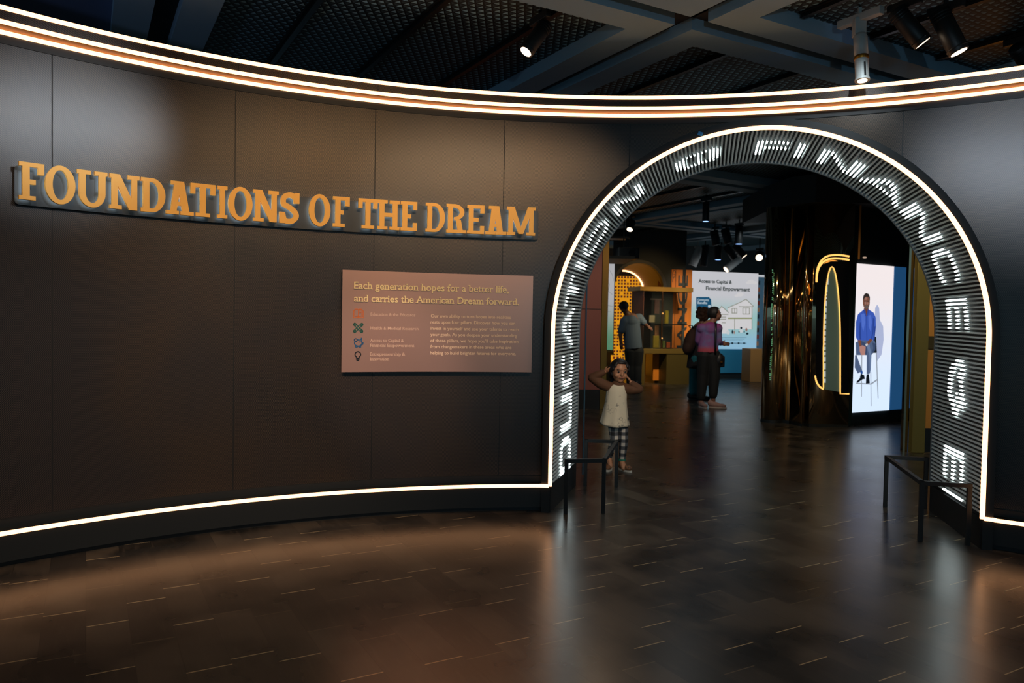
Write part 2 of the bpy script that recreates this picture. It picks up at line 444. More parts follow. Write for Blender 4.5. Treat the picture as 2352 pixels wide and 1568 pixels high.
rim = ringband(lambda s: mixed(s, .985, -.006), lambda s: mixed(s, .985, .03), lambda s: mixed(s, 1.01, .03), lambda s: mixed(s, 1.01, -.006), OUTS)
rim.build('rear_rim', mat('rim_grey', '7c8285', .4, .4), arch)
for A, B in ((PA, QA), (PB, QB)):                        # dark kick boards below the slats
    s_ = 1 if A is PA else -1; m_ = MB()
    d = (B-A); n_ = PC*s_
    P0 = A+d*.02; P1 = B
    m_.add([P0+n_*0.0, P1+n_*0.0, P1-n_*.05, P0-n_*.05, P0+Vector((0, 0, LEGZ)), P1+Vector((0, 0, LEGZ)), P1-n_*.05+Vector((0, 0, LEGZ)), P0-n_*.05+Vector((0, 0, LEGZ))],
           [(0, 1, 2, 3), (4, 5, 6, 7), (0, 1, 5, 4), (1, 2, 6, 5), (2, 3, 7, 6), (3, 0, 4, 7)])
    m_.build('kick_board', BLACK, arch)
# lit words: columns are slats; 1 = front side (top of the letter), 0 = rear side
FULL = [(0, 1)]; T, B_ = (.86, 1.0), (0, .14)
def diag(n, w=.24):
    return [[(max(0, 1-(k+1.0)/n-w*.2), min(1, 1-(k+.0)/n+w*.1))] for k in range(n)]
def round_(n): return [[(.2, .8)]] + [[(.05, .30), (.70, .95)]] + [[B_, T]]*(n-4) + [[(.05, .30), (.70, .95)]] + [[(.2, .8)]]
def capA(n):
    out = []
    for k in range(n):
        x = (k+.5)/n; h = 1-abs(2*x-1); top = min(1, h*1.12+.1); bot = max(0, h*1.12-.22)
        col = [(bot if h < .8 else .74, top)]
        if .25 < x < .75: col.append((.26, .38))
        out.append(col)
    return out
E_ = [FULL, FULL] + [[B_, (.43, .57), T]]*6
WORDS = {
 'D': (0, [FULL, FULL] + [[B_, T]]*6 + [[(.06, .94)], [(.2, .8)]]),
 'U': (12, [FULL, FULL] + [[B_]]*6 + [FULL, FULL]),
 'C': (24, [[(.2, .8)], [(.05, .95)]] + [[B_, T]]*7),
 'A': (35, capA(11)),
 'T': (46, [[T]]*4 + [FULL, FULL] + [[T]]*3),
 'I': (57, [FULL]*2),
 'O': (61, round_(11)),
 'N': (75, [FULL, FULL] + diag(6) + [FULL, FULL]),
 'book_icon': (95, [[(.15, .85)], [(.15, .85)], [(.0, .95)], [(0, .12), (.86, .95)], [(0, .12), (.84, .93)], [(0, .12), (.84, .93)], [(0, .95)], [(0, .12), (.84, .93)], [(0, .12), (.86, .95)], [(0, .12), (.2, .95)], [(0, .12), (.2, .95)], [(.15, .85)]]),
 'F': (116, [FULL, FULL] + [[(.45, .60), T]]*6),
 'I ': (126, [FULL, FULL]),
 'N ': (132, [FULL, FULL] + diag(6) + [FULL, FULL, FULL]),
 'A ': (144, capA(12)),
 'N  ': (157, [FULL, FULL, FULL] + diag(6) + [FULL, FULL]),
 'C ': (170, [[(.2, .8)], [(.05, .95)]] + [[B_, T]]*6 + [[(.05, .25), (.75, .95)]]),
 'E': (183, E_),
 'pig_icon': (198, [[(.45, .8)], [(.25, .9)], [(.15, .45), (.7, .9)], [(.15, .4), (.6, .9)], [(.1, .3), (.55, .85)], [(.1, .3), (.65, .8)], [(.1, .3), (.7, .85)], [(.1, .3), (.7, .85)], [(.08, .28), (.5, .6), (.7, .9)], [(.12, .35), (.5, .95)], [(.2, .45), (.55, 1)], [(.3, .5), (.6, .9)], [(.35, .7)], [(.4, .65)]]),
 'E ': (220, [FULL, FULL] + [[B_, (.43, .57), T]]*6),
 'N   ': (231, [FULL]),
}
TT, TB = .335, .715
for w, (i0, cols) in WORDS.items():
    m_ = MB()
    for k, col in enumerate(cols):
        if i0+k >= NS: continue
        for b0, b1 in col:
            slatpiece(m_, i0+k, TB+(TT-TB)*b1, TB+(TT-TB)*b0, .0066, .0066, .012)
    m_.build('lit_icon' if 'icon' in w else 'lit_letter', LEDC, arch)
# a scrap of blue tape left on the casing
ip = LEG+ARC*.41
tp = outline(True, ip, .034)-PN*.002
mb = MB(); mb.box(tp, (.032, .003, .024), Matrix.Rotation(-.23, 3, 'Z') @ Matrix.Rotation(.35, 3, 'Y')); tag(mb.build('tape_scrap', mat('blue_tape', '1f6fa8', .6)), 'small blue tape scrap stuck on the black casing above the arch', 'tape')
# ------------------------------------------------------------------ big slab letters
def rect(x0, y0, x1, y1): return [(x0, y0), (x1, y0), (x1, y1), (x0, y1)]
def arcq(cx, cy, rx0, ry0, rx1, ry1, a0, a1, n=14):     # ring sector as quads
    out = []
    for i in range(n):
        t0 = math.radians(a0+(a1-a0)*i/n); t1 = math.radians(a0+(a1-a0)*(i+1)/n)
        out.append([(cx+rx0*math.cos(t0), cy+ry0*math.sin(t0)), (cx+rx1*math.cos(t0), cy+ry1*math.sin(t0)),
                    (cx+rx1*math.cos(t1), cy+ry1*math.sin(t1)), (cx+rx0*math.cos(t1), cy+ry0*math.sin(t1))])
    return out
def stroke(pts, w):
    out = []
    for i in range(len(pts)-1):
        (x0, y0), (x1, y1) = pts[i], pts[i+1]; L_ = math.hypot(x1-x0, y1-y0) or 1
        nx, ny = -(y1-y0)/L_*w/2, (x1-x0)/L_*w/2; ex, ey = (x1-x0)/L_*w*.25, (y1-y0)/L_*w*.25
        out.append([(x0-nx-ex, y0-ny-ey), (x1-nx+ex, y1-ny+ey), (x1+nx+ex, y1+ny+ey), (x0+nx-ex, y0+ny-ey)])
    return out
ST, SL = .170, .110
def glyph(c, w):
    r = rect; o = []
    if c == 'F':
        o = [r(.08, 0, .08+ST, 1), r(0, 0, .39, SL), r(0, 1-SL, w, 1), r(w-.15, .70, w, 1), r(.2, .42, w-.20, .55)]
    elif c == 'E':
        o = [r(.06, 0, .06+ST, 1), r(0, 0, w, SL), r(0, 1-SL, w, 1), r(w-.14, .72, w, 1), r(w-.14, 0, w, .28), r(.2, .43, w-.2, .56)]
    elif c == 'O':
        o = arcq(w/2, .5, w/2, .53, w/2-.178, .41, 0, 360, 40)
    elif c == 'U':
        o = [r(.05, .36, .05+ST, 1), r(w-.05-ST, .36, w-.05, 1), r(0, 1-SL, .35, 1), r(w-.33, 1-SL, w, 1)] + arcq(w/2, .37, w/2-.05, .40, w/2-.05-ST, .27, 180, 360, 20)
    elif c == 'N':
        o = [r(.06, 0, .06+.155, 1), r(w-.215, 0, w-.06, 1), r(0, 0, .32, SL), r(w-.32, 1-SL, w, 1), r(0, 1-SL, .2, 1), [(.06, 1), (w-.27, 0), (w-.06, 0), (.27, 1)]]
    elif c == 'D':
        h = w-.30
        o = [r(.06, 0, .06+ST, 1), r(0, 0, .32, SL), r(0, 1-SL, .32, 1)] + arcq(.30, .5, h, .5, max(.05, h-.180), .392, -90, 90, 20)
    elif c == 'A':
        m = w/2-.02
        o = [[(.11, 0), (.28, 0), (m+.06, 1), (m-.13, 1)], [(w-.31, 0), (w-.11, 0), (m+.13, 1), (m-.07, 1)], r(0, 0, .36, SL), r(w-.38, 0, w, SL), r(m-.24, 1-SL, m+.12, 1), r(.24, .27, w-.24, .385)]
    elif c == 'T':
        m = w/2
        o = [r(m-ST/2, 0, m+ST/2, 1), r(m-.21, 0, m+.21, SL), r(0, 1-SL, w, 1), r(0, .68, .14, 1), r(w-.14, .68, w, 1)]
    elif c == 'I':
        m = w/2
        o = [r(m-ST/2+.01, 0, m+ST/2-.01, 1), r(0, 0, w, SL), r(0, 1-SL, w, 1)]
    elif c == 'S':
        m = w/2
        pts = [(w-.10, .70), (w-.13, .83), (m+.05, .92), (m-.12, .88), (.12, .76), (.14, .62), (m, .52), (w-.16, .40), (w-.10, .26), (w-.17, .13), (m+.02, .07), (m-.15, .10), (.10, .30)]
        P = []
        for i in range(len(pts)-1):
            p0 = pts[max(i-1, 0)]; p1 = pts[i]; p2 = pts[i+1]; p3 = pts[min(i+2, len(pts)-1)]
            for k in range(4):
                t = k/4
                P.append(tuple(.5*(2*p1[j]+(p2[j]-p0[j])*t+(2*p0[j]-5*p1[j]+4*p2[j]-p3[j])*t*t+(3*p1[j]-p0[j]-3*p2[j]+p3[j])*t**3) for j in (0, 1)))
        P.append(pts[-1])
        o = stroke(P, .165) + [r(w-.15, .66, w, 1.0), r(0, 0, .15, .36)]
    elif c == 'H':
        o = [r(.07, 0, .235, 1), r(w-.235, 0, w-.07, 1), r(.2, .44, w-.2, .57)] + [r(a, b, a+.34, b+SL) for a in (0, w-.34) for b in (0, 1-SL)]
    elif c == 'R':
        h = w-.40
        o = [r(.06, 0, .06+ST, 1), r(0, 0, .36, SL), r(0, 1-SL, .32, 1)] + arcq(.28, .72, h+.06, .28, h-.10, .165, -90, 90, 16) + [[(.34, .46), (.51, .46), (w-.09, 0), (w-.27, 0)], r(w-.34, 0, w, SL)]
    elif c == 'M':
        m = w/2
        o = [r(.06, 0, .215, 1), r(w-.215, 0, w-.06, 1), r(0, 0, .30, SL), r(w-.31, 0, w, SL), r(0, 1-SL, .2, 1), r(w-.2, 1-SL, w, 1), [(.06, 1), (.27, 1), (m+.08, .05), (m-.08, .05)], [(w-.27, 1), (w-.06, 1), (m+.08, .05), (m-.08, .05)]]
    return o
LET = [('F', 43.5, 102), ('O', 104, 173.6), ('U', 177, 247), ('N', 251.7, 320.5), ('D', 323.8, 380), ('A', 381.5, 445.4), ('T', 437.5, 494.7), ('I', 499.3, 522.4), ('O', 524.6, 580), ('N', 581.8, 640), ('S', 642, 687.6), ('O', 709.4, 759), ('F', 764.6, 803), ('T', 822.9, 867), ('H', 867, 917.6), ('E', 920, 957.8), ('D', 977.4, 1022), ('R', 1025, 1070), ('E', 1072.6, 1112), ('A', 1114.8, 1163), ('M', 1163.8, 1229)]
LD = .0                                                 # letter faces stand about 9 cm off the mesh
def top_y(x): return 374+(475-374)*((x-43.5)/(1229-43.5))**.92
def bot_y(x): return 457+(539-457)*((x-43.5)/(1229-43.5))**.92
LZ0 = sum(wallhit(x, bot_y(x), LD)[1] for x in range(60, 1220, 40))/29
LZ1 = sum(wallhit(x, top_y(x), LD)[1] for x in range(60, 1220, 40))/29
LZ0 -= .020; LZ1 -= .020
def ltop(x):
    return wallhit(x, top_y(x), LD)[1]
sA, sB = wallhit(43.5, 400, LD)[0], wallhit(1229, 500, LD)[0]
zz = lambda s, f: 0
za0, za1 = wallhit(100, bot_y(100), LD)[1], wallhit(100, top_y(100), LD)[1]
zb0_, zb1 = wallhit(1150, bot_y(1150), LD)[1], wallhit(1150, top_y(1150), LD)[1]
print('sign heights', za0, za1, zb0_, zb1, 'mean', LZ0, LZ1)
sign = thing('wall_sign', 'backlit sign of raised gold slab letters reading FOUNDATIONS OF THE DREAM', 'sign', tuple(wp((sA+sB)/2, LZ0, MD)))
def band(px_l, px_r, y, d): pass
pl = MB(); ps = wallhit(34, 420, MD+.035)[0]; pe = wallhit(1237, 510, MD+.035)[0]
P0, P1 = LZ0-.022, LZ1-.012
def rc(s, top):
    r_ = .02; e = min(s-ps, pe-s); k = r_-math.sqrt(max(0, r_*r_-(r_-min(e, r_))**2)) if e < r_ else 0
    return (P1-k) if top else (P0+k)
pl.slab([ps, ps+.003, ps+.008, ps+.02]+steps(ps+.06, pe-.06, .06)+[pe-.02, pe-.008, pe-.003, pe], lambda s: rc(s, False), lambda s: rc(s, True), wplace, MD+.022, MD+.028)
pl.build('backplate', mat('smoked_acrylic', '12171a', .4), sign)
LGOLD = mat('gold_letter', 'ffbe58', .42, .2)
LHALO = mat('letter_halo_led', '000000', .6, 0, (.62, .82, 1.0), 8.0)
HH = LZ1-LZ0
for c, x0, x1 in LET:
    s0 = wallhit(x0, bot_y(x0), LD)[0]; s1 = wallhit(x1, bot_y(x1), LD)[0]
    g = glyph(c, (s1-s0)/HH); m_ = MB(); h_ = MB()
    pf = lambda x, y, d: wp(s0+x*HH, LZ0+y*HH, d)
    for poly in g: m_.prism(poly, pf, LD-.022, LD)
    lt = m_.build('letter', LGOLD, sign)
    cx = sum(p[0] for q in g for p in q)/sum(len(q) for q in g)
    for poly in g:
        mx_ = sum(q[0] for q in poly)/len(poly); my_ = sum(q[1] for q in poly)/len(poly)
        h_.prism([(mx_+(q[0]-mx_)*.62, my_+(q[1]-my_)*.62) for q in poly], pf, LD-.034, LD-.026)
    h_.build('halo_light', LHALO, lt)

# ------------------------------------------------------------------ text
def text2d(txt, bold=0.0, slab=False, extr=0.0, spacing=1.0):
    cu = bpy.data.curves.new('t', 'FONT'); cu.body = txt; cu.size = 1; cu.offset = bold; cu.space_character = spacing
    cu.resolution_u = 3
    o = bpy.data.objects.new('t', cu); C.objects.link(o)
    dg = bpy.context.evaluated_depsgraph_get(); dg.update()
    me = bpy.data.meshes.new_from_object(o.evaluated_get(dg))
    V = [(v.co.x, v.co.y) for v in me.vertices]; Fs = [tuple(p.vertices) for p in me.polygons]
    bpy.data.objects.remove(o); bpy.data.curves.remove(cu); bpy.data.meshes.remove(me)
    if slab:
        cnt = {}
        for f in Fs:
            for i in range(len(f)):
                e = tuple(sorted((f[i], f[(i+1) % len(f)]))); cnt[e] = cnt.get(e, 0)+1
        ex = []
        for (a, b), n in cnt.items():
            if n != 1: continue
            (xa, ya), (xb, yb) = V[a], V[b]
            if abs(ya-yb) < .004 and .05 < abs(xa-xb) < .20:
                y = (ya+yb)/2; l, r_ = min(xa, xb), max(xa, xb)
                if abs(y+bold) < .03: ex.append((l-.065, y, r_+.065, y+.075))
                elif y > .45: ex.append((l-.075, y-.075, r_, y))
        for x0, y0, x1, y1 in ex:
            n = len(V); V += [(x0, y0), (x1, y0), (x1, y1), (x0, y1)]; Fs.append((n, n+1, n+2, n+3))
    return V, Fs
def put_text(mb, txt, x0, y0, width, place, d, bold=0.0, slab=False, thick=0, height=None):
    V, Fs = text2d(txt, bold, slab); mnx = min(v[0] for v in V); mxx = max(v[0] for v in V); k = width/(mxx-mnx)
    ky = k if height is None else height
    f = lambda v, dd: place(x0+(v[0]-mnx)*k, y0+v[1]*ky, dd)
    if thick:
        cnt = {}
        for fc in Fs:
            for i in range(len(fc)):
                a, b = fc[i], fc[(i+1) % len(fc)]; cnt[tuple(sorted((a, b)))] = cnt.get(tuple(sorted((a, b))), [])+[(a, b)]
        n = len(V)
        sides = [(e[0][0], e[0][0]+n, e[0][1]+n, e[0][1]) for e in cnt.values() if len(e) == 1]
        mb.add([f(v, d+thick) for v in V]+[f(v, d) for v in V], list(Fs)+sides)
    else: mb.add([f(v, d) for v in V], Fs)
    return mb

# ------------------------------------------------------------------ copper text panel
TD = MD+.055
def tz(x, y):                                            # zoomed panel picture to wall coordinates
    return wallhit(770+x/4.9, 600+y/4.9, TD)
ts0 = (tz(85, 90)[0]+tz(68, 1246)[0])/2; ts1 = (tz(2228, 165)[0]+tz(2207, 1248)[0])/2
tz0 = (tz(68, 1246)[1]+tz(2207, 1248)[1])/2; tz1 = (tz(85, 90)[1]+tz(2228, 165)[1])/2
print('panel', ts0, ts1, tz0, tz1, [tz(*q) for q in ((85, 90), (68, 1246), (2228, 165), (2207, 1248))])
panel = thing('text_panel', 'copper coloured metal text panel under the gold letters, with four small icons', 'information panel', tuple(wp((ts0+ts1)/2, tz0, MD)))
COP = mat('brushed_copper', 'b48c7c', .36, .65); t = NT(COP)
mp = t.n('ShaderNodeMapping'); mp.inputs['Scale'].default_value = (3, 3, 160); t.l(t.coord('Object'), mp.inputs[0])
bu = t.n('ShaderNodeBump'); bu.inputs['Strength'].default_value = .10; bu.inputs['Distance'].default_value = .001
t.l(t.noise(mp.outputs[0], 2, 2), bu.inputs['Height']); t.l(bu.outputs[0], t.b.inputs['Normal'])
pm = MB(); pm.slab(steps(ts0, ts1, .03), tz0, tz1, wplace, TD-.012, TD); pm.build('plate', COP, panel)
st = MB(); st.slab(steps(ts0+.05, ts1-.05, .05), tz0+.05, tz1-.05, wplace, MD, TD-.012); st.build('standoff', BLACK, panel)
SX, SZ = (ts1-ts0)/(2217-77), (tz1-tz0)/(1247-128)
def row(txt, xl, xr, y, **k):
    d = k.pop('d', TD+.0012); mb_ = k.pop('mb')
    s0 = tz(xl, y)[0]; s1 = tz(xr, y)[0]
    # rows run level on the panel: height from the left edge's baseline, measured below the panel's top at that x
    z = tz1-(tz(xl, 90+75*(xl-85)/2143)[1]-tz(xl, y)[1])
    put_text(mb_, txt, s0, z, s1-s0, wplace, d, **k)
GOLDT = mat('gold_lettering', 'ffe2a4', .4, 0); TANT = mat('tan_print', 'd8b49c', .5, 0); CREAM = mat('cream_print', 'f0cfae', .5)
for tx, xr, y in (('Each generation hopes for a better life,', 1952, 303), ('and carries the American Dream forward.', 2065, 447)):
    hm = MB(); row(tx, 210, xr, y, mb=hm, bold=.012, slab=True, thick=.007); hm.build('heading_line', GOLDT, panel, fix=False)
for L_ in ([('Education & the Educator', 398, 903, 607)], [('Health & Medical Research', 396, 935, 763)],
           [('Access to Capital &', 390, 773, 900), ('Financial Empowerment', 390, 890, 957)],
           [('Entrepreneurship &', 390, 787, 1055), ('Innovation', 390, 607, 1110)]):
    m_ = MB()
    for q in L_: row(q[0], q[1], q[2], q[3], mb=m_, bold=.006, slab='Medical' not in q[0], thick=.0008)
    m_.build('caption', TANT, panel, fix=False)
m_ = MB()
for tx, xl, xr, y in (('Our own ability to turn hopes into realities', 1075, 1975, 626), ('rests upon four pillars. Discover how you can', 1073, 2025, 694),
                      ('invest in yourself and use your talents to reach', 1073, 2062, 765), ('your goals. As you deepen your understanding', 1070, 2048, 834),
                      ("of these pillars, we hope you'll take inspiration", 1070, 2060, 903), ('from changemakers in these areas who are', 1070, 1983, 972),
                      ('helping to build brighter futures for everyone.', 1068, 2033, 1042)):
    row(tx, xl, xr, y, mb=m_, bold=.014, thick=.0008)
m_.build('body_text', CREAM, panel, fix=False)
def icon(name, cx, cy, lines, col, w=.10):
    s_, z_ = tz(cx, cy); R_ = 55*SX; m_ = MB()
    pf = lambda x, y, d: wp(s_+x*R_, z_+y*R_, d)
    for ln in lines:
        for q in stroke(ln, w*2): m_.prism(q, pf, TD, TD+.003)
    m_.build(name, mat(name+'_paint', col, .4, .2), panel)
def circ(cx, cy, rx, ry, a0=0, a1=360, n=20): return [(cx+rx*math.cos(math.radians(a0+(a1-a0)*i/n)), cy+ry*math.sin(math.radians(a0+(a1-a0)*i/n))) for i in range(n+1)]
icon('book_icon', 260, 585, [[(-.7, .8), (-.7, -.5), (-.2, -.6), (0, -.75), (.2, -.6), (.7, -.5), (.7, .8), (.25, .85), (0, .7), (-.25, .85), (-.7, .8)], [(0, .7), (0, -.7)], [(-.7, .5), (-.95, .5), (-.95, -.85), (.95, -.85), (.95, .5), (.7, .5)], [(.35, .8), (.35, .1), (.5, .25)]], 'c9682f', .08)
icon('plaster_icon', 258, 748, [[(-.85, .55), (-.55, .85), (.85, -.55), (.55, -.85), (-.85, .55)], [(-.85, -.55), (-.55, -.85), (.85, .55), (.55, .85), (-.85, -.55)]] + [circ(a*.68, b*.68, .24, .24, 0, 360) for a in (-1, 1) for b in (-1, 1)], '1f5647', .09)
icon('piggy_bank_icon', 258, 910, [circ(0, -.15, .75, .6, 140, 400), [(.4, .35), (.62, .85), (.7, .3)], [(-.45, -.65), (-.5, -.95), (-.2, -.95), (-.2, -.8), (.2, -.8), (.2, -.95), (.5, -.95), (.5, -.65)], circ(-.5, .45, .28, .28), [(.74, .0), (.98, -.1), (.9, -.4), (.6, -.45)], [(-.1, .5), (.25, .48)], [(.3, .1), (.38, .1)]], '23577f', .09)
icon('light_bulb_icon', 254, 1065, [circ(0, .32, .56, .56, -65, 245), [(.24, -.2), (.22, -.42), (-.22, -.42), (-.24, -.2)], [(-.34, -.62), (.34, -.62)], [(-.22, -.88), (.22, -.88)]], '14181d', .10)
# ------------------------------------------------------------------ ceiling
ZBEAM, ZPAN = 3.30, 3.40
def gbox(mb, u0, u1, v0, v1, z0, z1):
    P = [grid(u, v, z) for z in (z0, z1) for u, v in ((u0, v0), (u0, v1), (u1, v1), (u1, v0))]
    return mb.add(P, [(0, 1, 2, 3), (7, 6, 5, 4), (0, 4, 5, 1), (1, 5, 6, 2), (2, 6, 7, 3), (3, 7, 4, 0)])
ceil = thing('ceiling', None, None); tag(ceil, kind='structure')
UB, VB = [-4.4, -.33, 3.77, 7.85, 12.0, 16.1, 20.2, 24.3], [-5.6, -2.5, .45, 3.43, 6.5, 9.55, 12.6, 15.7]
HW = .30; GAP = .075                                       # beam half width, half width of its dark groove
for i in range(len(UB)-1):
    for j in range(len(VB)-1):
        u0, u1, v0, v1 = UB[i]+HW-.02, UB[i+1]-HW+.02, VB[j]+HW-.02, VB[j+1]-HW+.02
        m_ = MB()
        # local mesh in grid axes so that the perforation follows the building
        m_.add([(v0, u0, 0), (v1, u0, 0), (v1, u1, 0), (v0, u1, 0)], [(0, 3, 2, 1)])
        o = m_.build('ceiling_panel', NAVY if j <= 1 else PERF, None, fix=False)
        o.parent = ceil; o.rotation_euler.z = GA; o.location.z = ZPAN
        # the four flanges that frame this bay
        f = MB(); a, b, c, d = UB[i]+GAP, UB[i+1]-GAP, VB[j]+GAP, VB[j+1]-GAP; w = HW-GAP
        for q in ((a, a+w, c, d), (b-w, b, c, d), (a+w, b-w, c, c+w), (a+w, b-w, d-w, d)): gbox(f, *q, ZBEAM, ZPAN+.02)
        f.build('beam_frame', BEAMM, ceil)
g_ = MB()
for u in UB: gbox(g_, u-GAP-.01, u+GAP+.01, VB[0], VB[-1], ZPAN-.02, ZPAN+.02)
for v in VB: gbox(g_, UB[0], UB[-1], v-GAP-.01, v+GAP+.01, ZPAN-.02, ZPAN+.02)
g_.build('beam_groove', mat('groove_dark', '14191b', .7), ceil)
s_ = MB(); gbox(s_, UB[0], UB[-1], VB[0], VB[-1], ZPAN+.03, ZPAN+.06); s_.build('slab', BLACK, ceil)
TRK = mat('track_black', '1a1b19', .4, .3)
tr = thing('trim_1', None, None); tag(tr, kind='structure')
for v, u0, u1 in [(v, .0, 3.45) for v in (1.23, 1.98, 2.70)] + [(v, .0, 3.45) for v in (4.1, 4.82, 5.6)] + [(v, 4.1, 7.5) for v in (1.3, 2.0, 2.7, 4.2, 5.0, 5.8)] + [(v, 8.2, 11.7) for v in (4.2, 5., 5.8, 7.2, 8, 8.8)] + [(v, 12.3, 15.8) for v in (6.9, 7.6, 8.4, 9.9, 10.8)]:
    m_ = MB(); gbox(m_, u0, u1, v-.018, v+.018, ZPAN-.035, ZPAN-.001); gbox(m_, u0, u1, v-.036, v-.020, ZPAN-.012, ZPAN-.001); gbox(m_, u0, u1, v+.020, v+.036, ZPAN-.012, ZPAN-.001)
    m_.build('light_track', TRK, tr)
# solid duct below the ceiling bay at the far left
m_ = MB(); gbox(m_, 3.0, 3.46, -2.0, -.32, 3.18, 3.40); tag(m_.build('ceiling_duct', mat('duct_grey', '5d6c70', .6), bevel=.02), 'grey ceiling duct box above the wall at the far left corner', 'duct')

# ------------------------------------------------------------------ spotlights
def spotlight(base, direction, label, length=.22, rad=.045, body=None, lens=LENSW, group='track spotlights', power=0, arm=.07, along=None):
    """base: point under the track; direction: where the head looks"""
    body = body or BLACK; base = Vector(base); d = Vector(direction).normalized()
    t = thing('spotlight', label, 'spotlight', tuple(base), group)
    ad = MB(); al = along or GU
    ad.bar(base+Vector((0, 0, .05)), Vector((base.x, base.y, ZPAN+.001)), .022, .022)
    ad.bar(base-al*.11+Vector((0, 0, .03)), base+al*.11+Vector((0, 0, .03)), .036, .05); ad.build('track_adapter', body, t, bevel=.004)
    ar = MB(); piv = base-Vector((0, 0, arm)); ar.bar(base+Vector((0, 0, .02)), piv+Vector((0, 0, -.02)), .022, .03); ar.tube([piv-GV*.03, piv+GV*.03], .013, 10); ar.build('bracket', body, t)
    hd_ = MB(); a = piv-d*length*.32; b = piv+d*length*.68
    hd_.tube([a-d*.006, a, b-d*.004, b], [rad*.86, rad, rad, rad*.97], 24); hd_.tube([b-d*.03, b-d*.022], [rad*1.05]*2, 24)
    h = hd_.build('lamp_head', body, t); h.data.polygons.foreach_set('use_smooth', [True]*len(h.data.polygons))
    for k in range(3):
        c = a+d*(.02+.018*k); r_ = MB(); r_.tube([c, c+d*.006], [rad*1.06]*2, 20); own_ = r_.build('cooling_ring', body, h)
    ln = MB(); ln.tube([b, b+d*.002], [rad*.80, rad*.80], 24); ln.build('lens', lens, t)
    return t
def hang(x, y, z): return on_z(x, y, z)
spotlight(hang(1240, 52, 3.32), (-.52, -.25, -.80), 'black spotlight left of the beam crossing, aimed down left with a bright lens', .25, .05)
spotlight(hang(2078, 22, 3.30), (.62, -.1, -.78), 'black spotlight between the white spotlight and the ringed black spotlight', .26, .055)
spotlight(hang(2172, 30, 3.26), (.38, -.15, -.9), 'black spotlight with brass glints and cooling rings, rightmost over the arch', .28, .058)
spotlight(hang(2345, 100, 3.32), (.7, .4, -.5), 'black spotlight adapter cut off by the right edge under the ceiling', .2, .05)
# the white one: a long projector head with a snoot
b0 = hang(1974, 42, 3.33); t_ = thing('spotlight', 'white long spotlight hanging straight down from the track above the arch', 'spotlight', tuple(b0), 'track spotlights')
m_ = MB(); m_.bar(b0-GU*-.15, b0-GU*.16, .05, .05); m_.bar(b0, Vector((b0.x, b0.y, ZPAN+.001)), .022, .022); m_.build('track_adapter', WHITEP, t_, bevel=.005)
m_ = MB(); m_.box(b0+Vector((0, 0, -.06)), (.075, .06, .12)); m_.build('bracket', WHITEP, t_, bevel=.008)
hd0 = b0+Vector((.0, -.02, -.11)); hd1 = b0+Vector((.0, -.07, -.42)); dd = (hd1-hd0).normalized()
m_ = MB(); m_.tube([hd0, hd0+dd*.02, hd0+dd*.15], [.034, .042, .042], 24); hh = m_.build('lamp_head', WHITEP, t_, smooth=True)
m_ = MB(); m_.tube([hd0+dd*.15, hd0+dd*.158, hd0+dd*.166, hd0+dd*.174], [.044, .046, .046, .044], 24); m_.build('brass_collar', BRASS, hh)
m_ = MB(); m_.tube([hd0+dd*.174, hd1], [.041, .041], 24); m_.tube([hd1-dd*.012, hd1], [.045, .045], 24); sn = m_.build('snoot', WHITEP, t_)
m_ = MB(); m_.bar(hd0+dd*.20+Vector((0, -.042, 0)), hd0+dd*.29+Vector((0, -.042, 0)), .011, .004, (0, 1, 0)); m_.build('slot', BLACK, sn)
m_ = MB(); m_.tube([hd1, hd1+dd*.002], [.030, .030], 24); m_.build('lens', LENSW, t_)
# spots of the room behind the arch
for x, y, z, d, L_, r_, bd, ln, lb in (
  (1622, 462, 3.30, (0, 0, -1), .30, .055, None, LENSB, 'black spotlight with a blue lens hanging nearest behind the top of the arch'),
  (1450, 500, 3.30, (-.25, -.5, -.8), .2, .07, None, LENSW, 'black spotlight with a warm lens beside the left inner edge of the arch'),
  (1536, 560, 3.22, (0, -.3, -1), .26, .075, None, LENSW, 'black spotlight with a warm lens above the orange column'),
  (1642, 527, 3.28, (.25, 0, -1), .30, .085, None, BLACK, 'dark unlit spotlight left in the row above the white display'),
  (1668, 523, 3.28, (.3, 0, -1), .30, .085, None, BLACK, 'dark unlit spotlight in the middle of the row above the white display'),
  (1698, 518, 3.28, (0, 0, -1), .36, .075, None, LENSB, 'black spotlight with a blue lens at the right of the row above the display'),
  (1603, 570, 3.15, (-.4, 0, -1), .5, .1, WHITEP, BLACK, 'pale spotlight tilted left at the left end of the far row'),
  (1620, 568, 3.15, (-.1, 0, -1), .5, .085, None, BLACK, 'black long spotlight next to the pale one in the far row'),
  (1650, 563, 3.15, (0, 0, -1), .32, .08, None, LENSB, 'black spotlight with a blue lens in the far row'),
  (1674, 562, 3.15, (.6, 0, -.8), .36, .08, None, BLACK, 'black spotlight tilted right in the far row beside the blue lens'),
  (1695, 559, 3.15, (.55, -.2, -.7), .34, .08, None, LENSW, 'black spotlight tilted right with a warm lens in the far row'),
  (1690, 590, 3.02, (-.75, -.2, -.6), .5, .1, WHITEP, LENSW, 'pale spotlight tilted down left with a warm lens, lowest in the far row'),
  (1745, 575, 3.08, (-.35, -.9, -.4), .24, .1, None, LENSW, 'spotlight with a round warm lens facing the arch beside the mirror column')):
    spotlight(hang(x, y, z), d, lb, L_, r_, bd, ln, 'spotlights of the room behind the arch', arm=.12)

